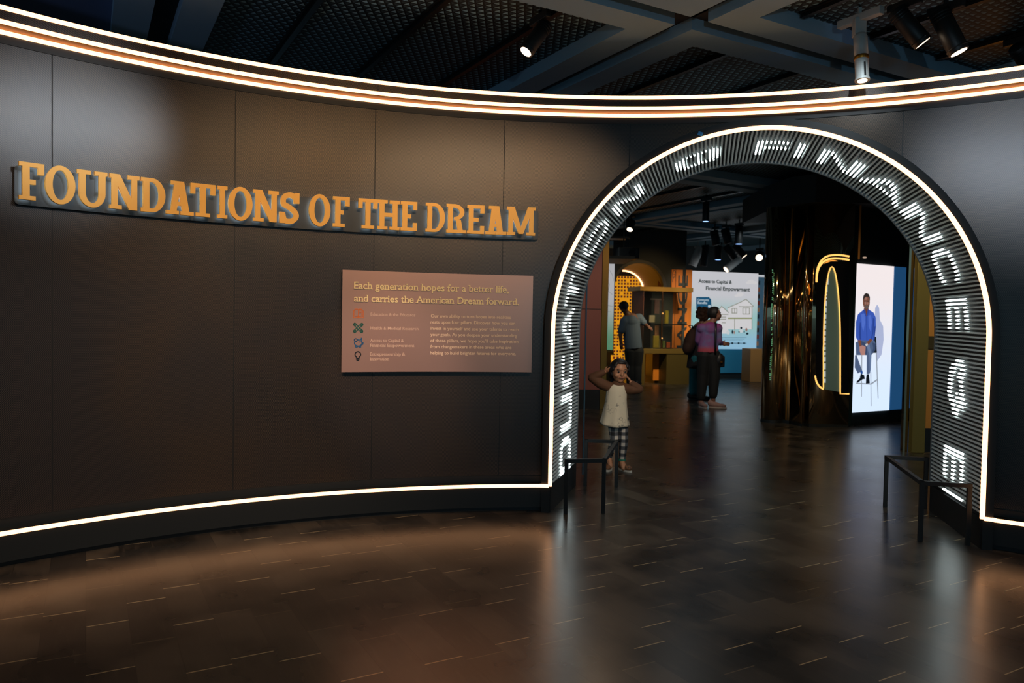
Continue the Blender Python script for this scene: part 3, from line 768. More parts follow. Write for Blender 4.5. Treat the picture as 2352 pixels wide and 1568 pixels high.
# ------------------------------------------------------------------ low rails in the opening
RAILM = mat('rail_black', '0b0e0e', .6)
def rail(pts, label):
    a, b, c, d = [Vector((p.x, p.y, 0)) for p in pts]; h = .385; w = .026
    t = thing('guard_rail', label, 'guard rail', tuple((a+b+c+d)/4), 'low black guard rails in the archway')
    Z = Vector((0, 0, h))
    for p in (a, b, c, d):
        m_ = MB(); m_.box(p+Z/2, (w, w, h), Matrix.Rotation(math.atan2(PC.y, PC.x), 3, 'Z')); m_.build('post', RAILM, t)
    for p, q in ((a, b), (b, c), (c, d)):
        e = (q-p).normalized()*w/2
        m_ = MB(); m_.bar(p-e+Z-Vector((0, 0, w/2)), q+e+Z-Vector((0, 0, w/2)), w, w); m_.build('top_bar', RAILM, t)
rail([ground(1299, 1180), ground(1385, 1178), ground(1415, 1118), ground(1344, 1116)], 'low black metal rail at the left foot of the arch, in front of the child')
rail([ground(2222, 1251), ground(2113, 1243), ground(2033, 1163), ground(2124, 1168)], 'low black metal rail at the right foot of the arch')
# ------------------------------------------------------------------ planes of the room behind the arch
class Plane:
    """upright plane through P along the horizontal direction D; s runs along D, d towards the viewer"""
    def __init__(s, P, D):
        s.P = Vector((P[0], P[1], 0)); s.D = Vector((D[0], D[1], 0)).normalized(); s.N = Vector((s.D.y, -s.D.x, 0))
        if s.N.y > 0: s.N = -s.N
    def hit(s, x, y):
        d = ray(x, y); o = Vector((0, 0, EYE)); t = (s.P-o).dot(s.N)/d.dot(s.N); p = o+d*t
        return (p-s.P).dot(s.D), p.z
    def place(s, x, z, d=0.0):
        p = s.P+s.D*x+s.N*d; return Vector((p.x, p.y, z))
def slabbox(pl, a, b, z0, z1, d0, d1):
    m_ = MB(); return m_.prism([(a, z0), (b, z0), (b, z1), (a, z1)], pl.place, d0, d1)
def poly_px(mb, pl, pts, d0, d1):
    return mb.prism([pl.hit(*p) for p in pts], pl.place, d0, d1)
def strokes_px(mb, pl, pts, w, d0, d1):
    for q in stroke([pl.hit(*p) for p in pts], w): mb.prism(q, pl.place, d0, d1)
    return mb
def ell_px(mb, pl, cx, cy, rx, ry, d0, d1, n=24):
    return poly_px(mb, pl, [(cx+rx*math.cos(2*PI*k/n), cy+ry*math.sin(2*PI*k/n)) for k in range(n)], d0, d1)
def em(name, col, s=1.0): return mat(name, '000000', .6, 0, col, s)

# shell of the room
WALLM = mat('charcoal_wall', '2a3031', .75)
back = MB(); back.box((4.0, 20.6, 1.7), (16, .2, 3.4)); tag(back.build('wall_back', WALLM), kind='structure')
rw = MB(); rw.bar((4.75, 8.1, 1.7), (9.5, 12.6, 1.7), .1, 3.4); tag(rw.build('wall_right', mat('teal_wall', '1f2e33', .7)), kind='structure')
# left partition: brown wall face, black base, gold end post
LP = Plane((1.34, 11.40), (1, .02))
lw = thing('wall_left', None, None); tag(lw, kind='structure')
slabbox(LP, -2.4, 0, .30, ZPAN, -.12, 0).build('wall_face', mat('brown_wall', '7a4a40', .6), lw)
slabbox(LP, -2.4, 0, 0, .30, -.12, .012).build('wall_base', BLACK, lw)
slabbox(LP, -2.4, 0, 1.515, 1.523, -.05, .004).build('wall_seam', BLACK, lw)
gp = slabbox(LP, .005, .10, 0, ZPAN, -.30, .015); tag(gp.build('end_post', GOLDM, bevel=.004), 'gold metal end post of the brown partition behind the child', 'post')
# glass edge standing just inside the arch
gl = MB(); a = ground(1347, 1108); gl.bar((a.x-.01, a.y+.25, .02), (a.x-.01, a.y+.25, 2.0), .012, .05); tag(gl.build('glass_fin', mat('edge_glass', '3f5a66', .1, .2)), 'thin upright glass edge with a pale blue gleam behind the left foot of the arch', 'glass panel')

# pale map panel left of the alcove
MP = Plane(at(1388, 700, 16.6), (1, .10))
mp_ = thing('map_display', 'narrow backlit white and green map panel between the gold post and the orange alcove', 'display panel', tuple(MP.place(.1, .8)))
s0, z0 = MP.hit(1387, 803); s1, z1 = MP.hit(1412, 603); s0 = 0
M = mat('map_glow', '000000', .5, 0, 'ffffff', .62); t = NT(M)
gz = t.xyz(t.coord('Object'))[2]; t.l(t.mix(t.ramp(gz, .85, 1.9), '63a07c', 'd2d2d6'), t.b.inputs['Emission Color'])
slabbox(MP, s0-.02, s1, z0, z1, -.1, 0).build('lit_panel', M, mp_)
m_ = MB()
for pts in ([(1391, 640), (1400, 652), (1397, 668), (1406, 676)], [(1392, 700), (1408, 704)], [(1391, 715), (1404, 716)], [(1390, 778), (1408, 780)], [(1400, 620), (1407, 632), (1409, 645)]):
    strokes_px(m_, MP, pts, .006, 0, .003)
m_.build('map_lines', em('map_line', '8f9a98', .5), mp_)
slabbox(MP, s0-.02, s1+.02, 0, z0-.03, -.3, .02).build('panel_base', mat('olive_gold', '5a4a24', .5, .4), mp_)

# alcove with the orange tile wall
AY = 17.0; ac = at(1467, 660, AY); R_ = .545
alc = thing('alcove_arch', 'black round arch on a dark wall framing an orange patterned alcove', 'alcove', (ac.x, AY, 0))
zc = ac.z
def half(R, y, n=28, z0=0.0, cx=None):
    cx = ac.x if cx is None else cx
    return [Vector((cx-R, y, z0))] + [Vector((cx-R*math.cos(PI*k/n), y, zc+R*math.sin(PI*k/n))) for k in range(n+1)] + [Vector((cx+R, y, z0))]
def archstrip(R0, R1, ya, yb, name, M_, par):
    a, b, c, d = half(R0, ya), half(R1, ya), half(R1, yb), half(R0, yb); n = len(a); m_ = MB(); v = a+b+c+d
    fs = []
    for i in range(n-1):
        for p, q in ((0, 1), (1, 2), (2, 3), (3, 0)): fs.append((p*n+i, p*n+i+1, q*n+i+1, q*n+i))
    fs += [(0, n, 2*n, 3*n), (n-1, 2*n-1, 3*n-1, 4*n-1)]
    m_.add(v, fs); return m_.build(name, M_, par)
archstrip(R_, R_+.07, AY-.06, AY+.15, 'arch_frame', BLACK, alc)
archstrip(R_, R_+.02, AY+.1, AY+2.5, 'soffit', mat('ochre_soffit', '643a14', .45, .3), alc)
TILE = mat('orange_tile_wall', '000000', .6, 0, 'ff9a18', .75); t = NT(TILE); g = t.xyz(t.coord('Object'))
fx = t.m('FRACT', t.m('MULTIPLY', g[0], 13.0)); fz = t.m('FRACT', t.m('MULTIPLY', g[2], 12.0))
wn = t.n('ShaderNodeTexWhiteNoise', noise_dimensions='2D'); cb = t.n('ShaderNodeCombineXYZ')
t.l(t.m('FLOOR', t.m('MULTIPLY', g[0], 13.0)), cb.inputs[0]); t.l(t.m('FLOOR', t.m('MULTIPLY', g[2], 12.0)), cb.inputs[1]); t.l(cb.outputs[0], wn.inputs['Vector'])
ins = t.m('MULTIPLY', t.m('MULTIPLY', t.ramp(fx, .22, .32), t.ramp(fx, .95, .85)), t.m('MULTIPLY', t.ramp(fz, .25, .35), t.ramp(fz, .98, .88)))
kk = t.m('MULTIPLY', ins, t.m('GREATER_THAN', wn.outputs[0], .12))
t.l(t.mix(kk, 'f7a31a', t.mix(wn.outputs[0], '7a2408', '3a2a2a')), t.b.inputs['Emission Color'])
tw = MB(); tw.box((ac.x-.0, AY+2.55, 1.25), (1.6, .06, 2.5)); tw.build('tile_wall', TILE, alc)
# lit arc at the far rim of the alcove
m_ = MB(); pts = []
for k in range(25):
    a = math.radians(92-92*k/24); pts.append(Vector((ac.x+(R_-.012)*math.cos(a), AY+2.44, zc+(R_-.012)*math.sin(a))))
m_.tube(pts, .022, 8); m_.build('lit_arc', LEDW, alc)
# the dark wall around the alcove, cut to the arch
xs = steps(MP.place(s1+.02, 0).x, ac.x+1.05, .03); m_ = MB(); Ro = R_+.05
def lowz(x):
    q = abs(x-ac.x); return 0 if q > Ro else zc+math.sqrt(Ro*Ro-q*q)
m_.slab(xs, lowz, ZPAN, lambda x, z, d: Vector((x, AY+.08-d, z)), 0, .1)
m_.build('wall_panel', WALLM, alc, fix=True)
# little low orange glow panel seen beside the child
m_ = MB(); p = at(1414, 825, 16.2); m_.box((p.x, p.y, p.z), (.20, .05, .18)); ln_ = m_.build('lit_niche', TILE); m_ = MB(); m_.box((p.x, p.y+.01, (p.z-.09)/2), (.20, .07, p.z-.09)); m_.build('stand', DARK, ln_); tag(ln_, 'small glowing orange patterned panel low down, just above the head of the child', 'display panel')

# orange column with FINANCE
oc = at(1541, 720, 16.95); OC = Plane(oc, (1, .12)); col = thing('letter_column', 'orange column with the dark upright word FINANCE beside the white display', 'column', tuple(OC.place(.2, 0)))
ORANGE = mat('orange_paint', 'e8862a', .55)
w_ = OC.hit(1588, 720)[0]; zt = OC.hit(1560, 619)[1]
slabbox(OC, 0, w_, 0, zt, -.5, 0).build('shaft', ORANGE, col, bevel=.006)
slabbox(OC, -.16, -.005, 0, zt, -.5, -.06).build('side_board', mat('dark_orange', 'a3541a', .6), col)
slabbox(OC, .085, .095, .3, zt, -.01, .004).build('edge_line', mat('column_brown', '7a3f14', .6), col)
tt = MB(); sx = OC.hit(1578, 700)[0]; zE = OC.hit(1572, 632)[1]; zb_ = OC.hit(1572, 632+34.6*7)[1]; chh = OC.hit(1578, 700)[0]-OC.hit(1556, 700)[0]
V, Fs = text2d('FINANCE', .008); mx = max(v[0] for v in V); mn = min(v[0] for v in V); my = max(v[1] for v in V)
tt.add([OC.place(sx-v[1]/my*chh, zb_+(v[0]-mn)/(mx-mn)*(zE-zb_), .006) for v in V]+[OC.place(sx-v[1]/my*chh, zb_+(v[0]-mn)/(mx-mn)*(zE-zb_), .001) for v in V], list(Fs))
tt.v = tt.v[:len(V)]; tt.build('lettering', mat('grey_letter', '3b4140', .5), col, fix=False)
ic = MB(); strokes_px(ic, OC, [(1545, 648), (1545, 626), (1547, 621), (1550, 621), (1552, 626), (1552, 648)], .012, 0, .004); strokes_px(ic, OC, [(1547, 630), (1550, 630), (1550, 636), (1547, 636), (1547, 640)], .010, 0, .004)
ic.build('emblem', mat('grey_letter', '3b4140', .5), col)

# display case in front of the column
CY = 15.9; cc = at(1477, 806, CY); CP = Plane(cc, (1, .30))
case = thing('display_case', 'gold framed glass display case on a table beside the man', 'display case', tuple(CP.place(.5, 0)))
OLIVE = mat('olive_brass', '7d6630', .45, .5)
cw = CP.hit(1584, 806)[0]; zb1 = CP.hit(1530, 812)[1]; zb2 = CP.hit(1530, 801)[1]; zt1 = CP.hit(1530, 669)[1]; zt2 = CP.hit(1530, 659)[1]
slabbox(CP, -.02, cw, zb1, zb2, -.62, 0).build('table_top', OLIVE, case, bevel=.004)
slabbox(CP, -.10, cw+.05, zt1, zt2, -.62, 0).build('canopy', mat('canopy_brass', 'a8813c', .4, .5), case, bevel=.004)
slabbox(CP, -.02, .05, 0, zb1-.002, -.06, 0).build('leg', OLIVE, case)
slabbox(CP, -.02, .05, 0, zb1-.002, -.62, -.56).build('leg', OLIVE, case)
slabbox(CP, .57, cw+.02, 0, zb1-.002, -.55, -.02).build('plinth', mat('olive_dark', '57491f', .5, .4), case)
slabbox(CP, .0, .46, zb2, zt1, -.60, -.57).build('back_board', mat('case_black', '15181a', .5), case)
slabbox(CP, .46, cw-.12, zb2, zt1, -.60, -.57).build('back_board', mat('case_grey', '5b625c', .6), case)
GLASS = mat('clear_glass', 'ffffff', .02, 0, trans=1.0)
slabbox(CP, 0.0, cw-.1, zb2+.002, zt1-.002, -.014, -.008).build('glass_front', GLASS, case)
slabbox(CP, .42, .45, zb2, zt1, -.03, -.01).build('mullion', mat('mullion_bronze', '5a3a22', .4, .5), case)
m_ = MB(); 
for zz_ in (zb2+.22, zb2+.75):
    m_.ell(CP.place(.435, zz_, .005), .022)
m_.build('clamp', mat('brass_knob', 'e8b070', .3, .6), case)
zs = CP.hit(1545, 743)[1]; slabbox(CP, .52, cw-.04, zs-.03, zs-.012, -.5, -.05).build('shelf', mat('case_black', '15181a', .5), case)
slabbox(CP, 0.0, .012, zb2, zt1, -.60, -.03).build('side_panel', mat('side_brown', '8a4a1e', .6), case)
slabbox(CP, .43, .76, zt1-.17, zt1-.14, -.565, -.56).build('title_strip', mat('title_pale', 'b8a398', .5), case)
# exhibits in the case
def exhibit(name, x0, y0, x1, y1, d, colr, label, th=.03, tilt=0):
    a = CP.hit(x0, y1); b = CP.hit(x1, y0); o = slabbox(CP, a[0], b[0], a[1], b[1], d-th, d).build(name, mat(name+colr, colr, .6), None, bevel=.003)
    return tag(o, label, 'exhibit', 'exhibits in the glass case')
exhibit('booklet', 1506, 771, 1520, 799, -.12, 'b9a63a', 'upright yellow booklet standing at the bottom left of the glass case')
exhibit('picture_card', 1511, 724, 1525, 741, -.40, 'c9c29a', 'small cream picture card in the middle of the glass case')
exhibit('book_spine', 1541, 713, 1549, 743, -.25, 'b7a531', 'tall yellow book standing on the upper shelf of the glass case', .05)
exhibit('banknote_sheet', 1526, 688, 1538, 720, -.45, '9a7a70', 'pinkish sheet pinned high at the back of the glass case')
exhibit('poster_strip', 1527, 748, 1537, 776, -.45, 'b88a62', 'tan poster strip below the pinkish sheet in the glass case')
exhibit('money_jar', 1521, 779, 1529, 799, -.16, '8a8452', 'olive jar with a pale lid beside the yellow booklet')
exhibit('tin_box', 1530, 783, 1537, 799, -.16, '7a8a4a', 'green tin box right of the olive jar on the case floor')
exhibit('orange_box', 1541, 786, 1550, 799, -.2, 'b0582a', 'orange box at the bottom right corner of the glass case')
for i, (x, y, lb) in enumerate(((1495, 698, 'upper small lit coin mount on the black board of the glass case'), (1494, 774, 'lower small lit coin mount on the black board of the glass case'))):
    p = CP.place(*CP.hit(x, y), -.555); m_ = MB(); m_.ell(p, (.045, .012, .018)); tag(m_.build('coin_mount', mat('coin_bronze', 'b5764a', .4, .4)), lb, 'exhibit', 'coin mounts in the glass case')
# things under the case
p0 = CP.hit(1518, 866); p1 = CP.hit(1533, 815); tag(slabbox(CP, p0[0], p1[0], .06, p1[1], -.40, -.36).build('orange_board', mat('orange_board', 'd9801f', .55)), 'upright orange board under the glass display case', 'board')
p0 = CP.hit(1482, 866); p1 = CP.hit(1506, 815); tag(slabbox(CP, p0[0], p1[0], 0, p1[1], -.52, -.46).build('brown_board', mat('brown_board', '54301f', .6)), 'dark brown board under the glass display case, left of the orange board', 'board')

# big white display with the house drawing
DP = Plane(at(1588, 700, 18.0), (1, .36))
disp = thing('wall_display', 'large white lit display about capital and financial empowerment with a house drawing', 'display panel', tuple(DP.place(.9, 0)))
d_w = DP.hit(1740, 700)[0]; zt_l, zt_r = DP.hit(1588, 619)[1], DP.hit(1740, 630)[1]; zb_ = (DP.hit(1588, 800)[1]+DP.hit(1735, 803)[1])/2
M = mat('display_glow', '000000', .5, 0, 'ffffff', .74); t = NT(M); gz = t.xyz(t.coord('Object'))[2]
c1 = t.mix(t.ramp(gz, zb_+.1, zb_+.62), '9ccdea', 'a7d3d2'); t.l(t.mix(t.ramp(gz, zb_+.75, zb_+1.35), c1, 'dcdce2'), t.b.inputs['Emission Color'])
DZT = (zt_l+zt_r)/2
slabbox(DP, 0, d_w, zb_, DZT, -.12, 0).build('lit_panel', M, disp, fix=True)
INK = em('display_ink', '10322c', .5)
m_ = MB(); a = DP.hit(1613, 650); b = DP.hit(1681, 650); za = DP.hit(1640, 650)[1]
x_l = DP.hit(1604, 650)[0]; put_text(m_, 'Access to Capital &', x_l, za, b[0]-x_l, DP.place, .004, bold=.03)
a = DP.hit(1621, 667); b = DP.hit(1722, 667); put_text(m_, 'Financial Empowerment', a[0], DP.hit(1660, 667)[1], b[0]-a[0], DP.place, .004, bold=.03)
m_.build('title', INK, disp, fix=False)
LINEW = em('house_white', 'e2e0e2', .78); LINEG = em('house_line', 'a6a898', .62)
H = MB()
for pl_ in ([(1648, 766), (1648, 716), (1657, 703), (1672, 718), (1672, 766)], [(1671, 756), (1671, 707), (1702, 692), (1712, 687), (1729, 702), (1727, 756)], [(1697, 704), (1713, 687), (1729, 703)]): poly_px(H, DP, pl_, .002, .005)
H.build('house_drawing', LINEW, disp)
for cl in (((1725, 647, 8), (1718, 649, 5), (1733, 649, 6)), ((1700, 676, 8), (1692, 679, 5))):
    H = MB()
    for i_, (cx, cy, r) in enumerate(cl): ell_px(H, DP, cx, cy, r, r*.6, .002, .004+i_*.0004)
    H.build('cloud', LINEW, disp)
H = MB()
for ln in ([(1646, 719), (1657, 703), (1674, 718)], [(1671, 707), (1700, 694), (1713, 687), (1730, 703)], [(1697, 704), (1729, 704)], [(1672, 730), (1727, 730)], [(1687, 733), (1687, 757)], [(1706, 707), (1721, 707), (1721, 721), (1706, 721), (1706, 707)], [(1713, 707), (1713, 721)], [(1681, 708), (1692, 708), (1692, 719), (1681, 719), (1681, 708)], [(1687, 708), (1687, 719)], [(1652, 728), (1667, 728)], [(1652, 733), (1667, 733)], [(1658, 741), (1666, 741)], [(1727, 756), (1727, 704)], [(1649, 722), (1672, 722)]): strokes_px(H, DP, ln, .018, .005, .008)
H.build('house_outline', LINEG, disp)
H = MB(); strokes_px(H, DP, [(1672, 731), (1727, 731)], .03, .006, .009); H.build('porch_beam', em('porch_green', 'a7ae78', .6), disp)
for cx, cy, rx, ry in ((1682, 762, 1.8, 4.5), (1702, 753, 2.4, 2.6), (1716, 766, 3.0, 2.4), (1697, 762, 1.4, 2), (1709, 762, 1.4, 2)):
    H = MB(); ell_px(H, DP, cx, cy, rx, ry, .006, .009); H.build('drawn_figure', em('figure_navy', '12303f', .5), disp)
H = MB()
for x in (1668, 1681.5, 1696, 1709): ell_px(H, DP, x, 788, 2.2, 2.2, .004, .008)
strokes_px(H, DP, [(1655, 788), (1714, 788)], .012, .003, .006); H.build('timeline', em('figure_navy', '12303f', .5), disp)
for q_ in ((1672, 763, 4, 5), (1702, 760, 5, 4)):
    H = MB(); ell_px(H, DP, *q_, .005, .0058); H.build('drawn_figure', em('figure_white', 'd8dfe2', .75), disp)
for q_ in ((1714, 757, 2.4, 4), (1686, 763, 1.5, 4)):
    H = MB(); ell_px(H, DP, *q_, .005, .0085); H.build('drawn_figure', em('figure_tan', 'c69a8c', .5), disp)
H = MB()
for y in (775, 778.5, 782): strokes_px(H, DP, [(1656, y), (1714-(y-775)*1.2, y)], .010, .003, .006)
H.build('caption_lines', em('caption_grey', '6d98ac', .6), disp)
H = MB(); poly_px(H, DP, [(1599, 682), (1628, 682), (1633, 688), (1634, 710), (1599, 710)], .003, .006); H.build('blue_tab', em('tab_blue', '1d5c82', .7), disp)
H = MB(); a = DP.hit(1602, 690); b = DP.hit(1628, 690); put_text(H, 'Community', a[0], a[1], b[0]-a[0], DP.place, .007, bold=.03); a = DP.hit(1602, 697.5); b = DP.hit(1624, 697.5); put_text(H, 'Benefits', a[0], a[1], b[0]-a[0], DP.place, .007, bold=.03)
ell_px(H, DP, 1629, 703, 3.2, 3.2, .006, .008); H.build('tab_text', em('tab_white', 'c8dbe6', .7), disp, fix=False)
slabbox(DP, .03, d_w-.25, .12, zb_-.004, -.14, -.02).build('panel_base', mat('teal_base', '2a86ac', .6), disp)
slabbox(DP, .03, d_w-.25, 0, .115, -.12, -.06).build('toe_kick', BLACK, disp)
slabbox(DP, -.06, -.01, zb_, DZT-.4, -.05, .01).build('side_glass', em('side_pale', '9fc7c9', .4), disp)
# wall of small portraits at the display's right
GP = Plane(DP.place(d_w+.02, 0, -.25), (1, .30)); grd = thing('portrait_board', 'narrow blue board of small portraits between the white display and the mirror column', 'display panel', tuple(GP.place(.1, .9)))
g1 = GP.hit(1758, 700)[0]; gt = GP.hit(1750, 636)[1]; gb = GP.hit(1750, 800)[1]
slabbox(GP, 0, g1+.1, 0, gb-.002, -.08, 0).build('foot_board', DARK, grd)
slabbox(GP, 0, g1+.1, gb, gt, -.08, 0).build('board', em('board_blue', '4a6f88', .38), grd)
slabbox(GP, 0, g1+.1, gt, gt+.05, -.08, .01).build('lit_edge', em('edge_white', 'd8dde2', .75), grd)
random.seed(8)
for j in range(10):
    for i in range(2):
        x = .02+i*.125; z = gb+.07+j*(gt-gb-.1)/10
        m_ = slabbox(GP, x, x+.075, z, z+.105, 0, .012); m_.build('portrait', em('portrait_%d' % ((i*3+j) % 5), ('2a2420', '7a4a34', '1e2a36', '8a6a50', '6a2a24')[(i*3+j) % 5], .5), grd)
b_ = Plane(at(1723, 840, 17.2), (1, .2)); bz = b_.hit(1738, 801)[1]
tag(slabbox(b_, 0, .36, 0, bz, -.4, 0).build('wooden_plinth', mat('brown_wood', 'b0763a', .55), bevel=.006), 'brown wooden plinth at the right end under the white display', 'plinth')
# projector and its shelf, hung from the ceiling
pj = at(1440, 583, 14.5); t_ = thing('projector', 'black projector hanging from the ceiling left over the orange alcove', 'projector', tuple(pj))
m_ = MB(); m_.box(pj, (.40, .5, .21)); m_.build('body', BLACK, t_, bevel=.02)
m_ = MB(); m_.tube([pj+Vector((.05, -.2501, 0)), pj+Vector((.05, -.30, 0))], .06, 20); m_.build('lens', mat('lens_dark', '0c1014', .1), t_)
m_ = MB(); m_.bar(pj+Vector((0, 0, .11)), Vector((pj.x, pj.y, ZPAN)), .06, .06); m_.build('ceiling_pole', BLACK, t_)
m_ = MB(); m_.box(pj+Vector((-.22, 0, .3)), (.5, .3, .04)); m_.build('bracket', BLACK, t_)
p = at(1417, 597, 14.2); t_ = thing('ceiling_baffle', 'flat tan baffle plate hanging over the narrow map panel', 'baffle', tuple(p))
m_ = MB(); m_.box(p, (.46, 1.3, .05)); m_.build('plate', mat('baffle_tan', 'a08a72', .6), t_)
m_ = MB(); m_.bar(p+Vector((-.15, .2, .02)), Vector((p.x-.15, p.y+.2, ZPAN)), .02, .02); m_.bar(p+Vector((.15, .2, .02)), Vector((p.x+.15, p.y+.2, ZPAN)), .02, .02); m_.build('hanger', BLACK, t_)

# ------------------------------------------------------------------ mirror column
A0 = ground(1755, 960); A1 = ground(1803, 973); A2 = ground(1850, 980); A3 = ground(1900, 983); A4 = ground(1948, 982)
mc = thing('mirror_column', 'tall polished bronze mirror column with curved faces and an amber lit niche', 'column', (A2.x, A2.y, 0))
ZC = 2.93
def curve(pts, n=10):
    out = []
    for i in range(len(pts)-1):
        p0 = pts[max(i-1, 0)]; p1 = pts[i]; p2 = pts[i+1]; p3 = pts[min(i+2, len(pts)-1)]
        for k in range(n):
            t = k/n; out.append(.5*(2*p1+(p2-p0)*t+(2*p0-5*p1+4*p2-p3)*t*t+(3*p1-p0-3*p2+p3)*t**3))
    out.append(pts[-1]); return out
def wall_of(pts, back, z0, z1):
    m_ = MB(); n = len(pts); poly = [Vector((p.x, p.y, 0)) for p in pts]+[Vector((p.x, p.y, 0)) for p in back]
    k = len(poly); m_.add([p+Vector((0, 0, z0)) for p in poly]+[p+Vector((0, 0, z1)) for p in poly], [tuple(range(k)), tuple(range(k, 2*k))]+[(i, (i+1) % k, k+(i+1) % k, k+i) for i in range(k)])
    return m_
def V2(x, y): return Vector((x, y, 0))
# rounded left lobe
q_ = at(1780, 700, 10.35); cL = V2(q_.x, q_.y); rl = .148
lobe = [cL+V2(rl*math.cos(math.radians(a)), rl*math.sin(math.radians(a))) for a in range(148, 346, 6)]
o = wall_of(lobe, [cL+V2(.3, .3), cL+V2(-.05, .3)], .03, ZC).build('rounded_face', MIRROR, mc); o.data.polygons.foreach_set('use_smooth', [abs(p.normal.z) < .5 and len(p.vertices) == 4 for p in o.data.polygons])
# shallow fluted middle
fl_ = curve([V2(A1.x+.06, A1.y+.02), V2((A1.x+A2.x)/2-.02, A1.y+.12), V2((A1.x+A2.x)/2+.03, A2.y+.02), V2(A2.x-.0, A2.y+.10), V2(A2.x+.05, A2.y+.01)], 8)
o = wall_of(fl_, [V2(A2.x+.1, A2.y+.8), V2(A1.x, A1.y+.9)], .03, ZC).build('fluted_face', MIRROR, mc); o.data.polygons.foreach_set('use_smooth', [abs(p.normal.z) < .5 and len(p.vertices) == 4 for p in o.data.polygons])
# right face holding the niche
rf = [V2(A2.x+.05, A2.y+.01), V2(A4.x, A4.y)]
o = wall_of(rf, [V2(A4.x+.1, A4.y+.7), V2(A2.x+.1, A2.y+.8)], .03, ZC).build('niche_face', MIRROR, mc); o.data.polygons.foreach_set('use_smooth', [abs(p.normal.z) < .5 and len(p.vertices) == 4 for p in o.data.polygons])
b0_ = wall_of([p+V2(0, -.004) for p in (lobe[2:-4]+fl_+rf)], [V2(A4.x, A4.y+.6), V2(A0.x+.2, A0.y+.4)], 0, .04).build('base_ring', BLACK, mc)
cap = wall_of([V2(A0.x-.06, A0.y+.1), V2(A1.x-.05, A1.y-.1), V2(A2.x, A2.y-.1), V2(A4.x+.75, A4.y-.05)], [V2(A4.x+.9, A4.y+1.2), V2(A0.x, A0.y+1.3)], ZC, ZBEAM-.004).build('ceiling_cap', mat('cap_dark', '2a2c2b', .6), mc)
m_ = MB(); p = lobe[-3]; m_.bar((p.x+.03, p.y-.03, .05), (p.x+.03, p.y-.03, ZC-.02), .012, .012); m_.build('gold_edge', BRASS, mc)
# niche drawn on the right face: dark recess, amber arcs, and a reflected arch built as glowing lines
NP = Plane((A2.x+.05, A2.y-.03), (A4.x-A2.x-.05, A4.y-A2.y-.0))
def line(name, pts, w, M_, d=.02):
    m_ = MB(); q = [NP.place(*NP.hit(*p), d) for p in pts]; q = curve(q, 4) if len(q) in (4, 7) else q; m_.tube(q, w, 8); return m_.build(name, M_, mc, smooth=True)
def npoly(name, pts, M_, d0, d1): return poly_px(MB(), NP, pts, d0, d1).build(name, M_, mc)
npoly('niche_recess', [(1874, 640), (1878, 622), (1890, 607), (1908, 600), (1949, 600), (1949, 903), (1930, 903), (1893, 893), (1878, 878), (1874, 862)], mat('niche_dark', '141a24', .12, .6), 0, .006)
npoly('niche_glass', [(1891, 893), (1891, 800)] + [(1909.5-18*math.cos(PI*k/20), 790-174*math.sin(PI*k/20)) for k in range(1, 20)] + [(1928, 800), (1928, 900)], mat('niche_teal', '7fa3a8', .15, .4), .007, .010)
line('amber_arc', [(1874, 648), (1875, 630), (1881, 612), (1892, 600), (1908, 594), (1928, 594), (1949, 597)], .013, LEDO)
line('amber_arc', [(1874, 632), (1878, 612), (1886, 598), (1898, 589), (1913, 586), (1930, 586), (1949, 589)], .012, LEDO)
line('amber_arc', [(1871, 862), (1874, 876), (1881, 887), (1890, 893)], .011, LEDO)  # lower arc is a mirrored light too, modelled as a glowing tube
line('reflected_arch_line', [(1890, 890), (1890, 800)] + [(1909.5-19*math.cos(PI*k/28)**1 if True else 0, 790-177*math.sin(PI*k/28)) for k in range(29)] + [(1928.5, 840), (1928.5, 904), (1949, 904)], .0085, LEDO)  # reflection of the portal's light, modelled as a glowing tube
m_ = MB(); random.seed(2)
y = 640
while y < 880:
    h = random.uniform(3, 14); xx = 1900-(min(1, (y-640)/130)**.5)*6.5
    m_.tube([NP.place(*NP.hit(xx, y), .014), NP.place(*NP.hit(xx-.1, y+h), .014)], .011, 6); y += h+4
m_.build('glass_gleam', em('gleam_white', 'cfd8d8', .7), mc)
# green beads on the rounded face: mirrored word lights modelled as glowing balls
m_ = MB(); y = 620
LPn = Plane((cL.x, cL.y-rl-.012), (1, 0))
while y < 872:
    m_.ell(LPn.place(*LPn.hit(1775-(y-620)*.022+1.2*math.sin(y*.05), y), 0), .0085, None, 8, 6); y += random.choice((4, 4, 4.4, 5, 11))
m_.build('bead_reflection', em('bead_green', '7fd09a', .42), mc)
# dark pier and seated-man screen
SP = Plane(ground(1952, 979), (GV.x, GV.y)); sp0 = SP.hit(1950, 979)[0]
scr = thing('video_screen', 'tall bright video screen showing a seated man in a blue shirt', 'screen', tuple(SP.place(.5, 0)))
zt_ = SP.hit(2010, 608)[1]; zb_s = (SP.hit(1962, 948)[1]+SP.hit(2044, 941)[1])/2; e0 = SP.hit(1961, 780)[0]; e1 = SP.hit(2048, 780)[0]
slabbox(SP, e0-.22, e1+.68, 0, ZC, -.35, -.03).build('cabinet', mat('cabinet_dark', '1c2426', .5), scr)
slabbox(SP, e0-.18, e0-.03, .02, ZC-.4, -.03, .03).build('side_pier', mat('pier_teal', '18292a', .3, .3), scr)
slabbox(SP, e1+.03, e1+.30, zb_s, zt_, -.03, -.012).build('blue_panel', mat('panel_blue', '2a6298', .5, 0, '2a6298', .45), scr)  # self-glow stands in for the screen's light falling on the panel
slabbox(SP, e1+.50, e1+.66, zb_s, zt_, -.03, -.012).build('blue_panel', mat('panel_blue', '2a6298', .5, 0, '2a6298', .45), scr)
m_ = MB(); p = SP.place(e0-.0, 0, .035); m_.bar((p.x, p.y, zt_+.05), (p.x, p.y, ZC), .022, .014); m_.build('gold_edge', mat('gold_trim', 'd89a50', .55, .2), scr)
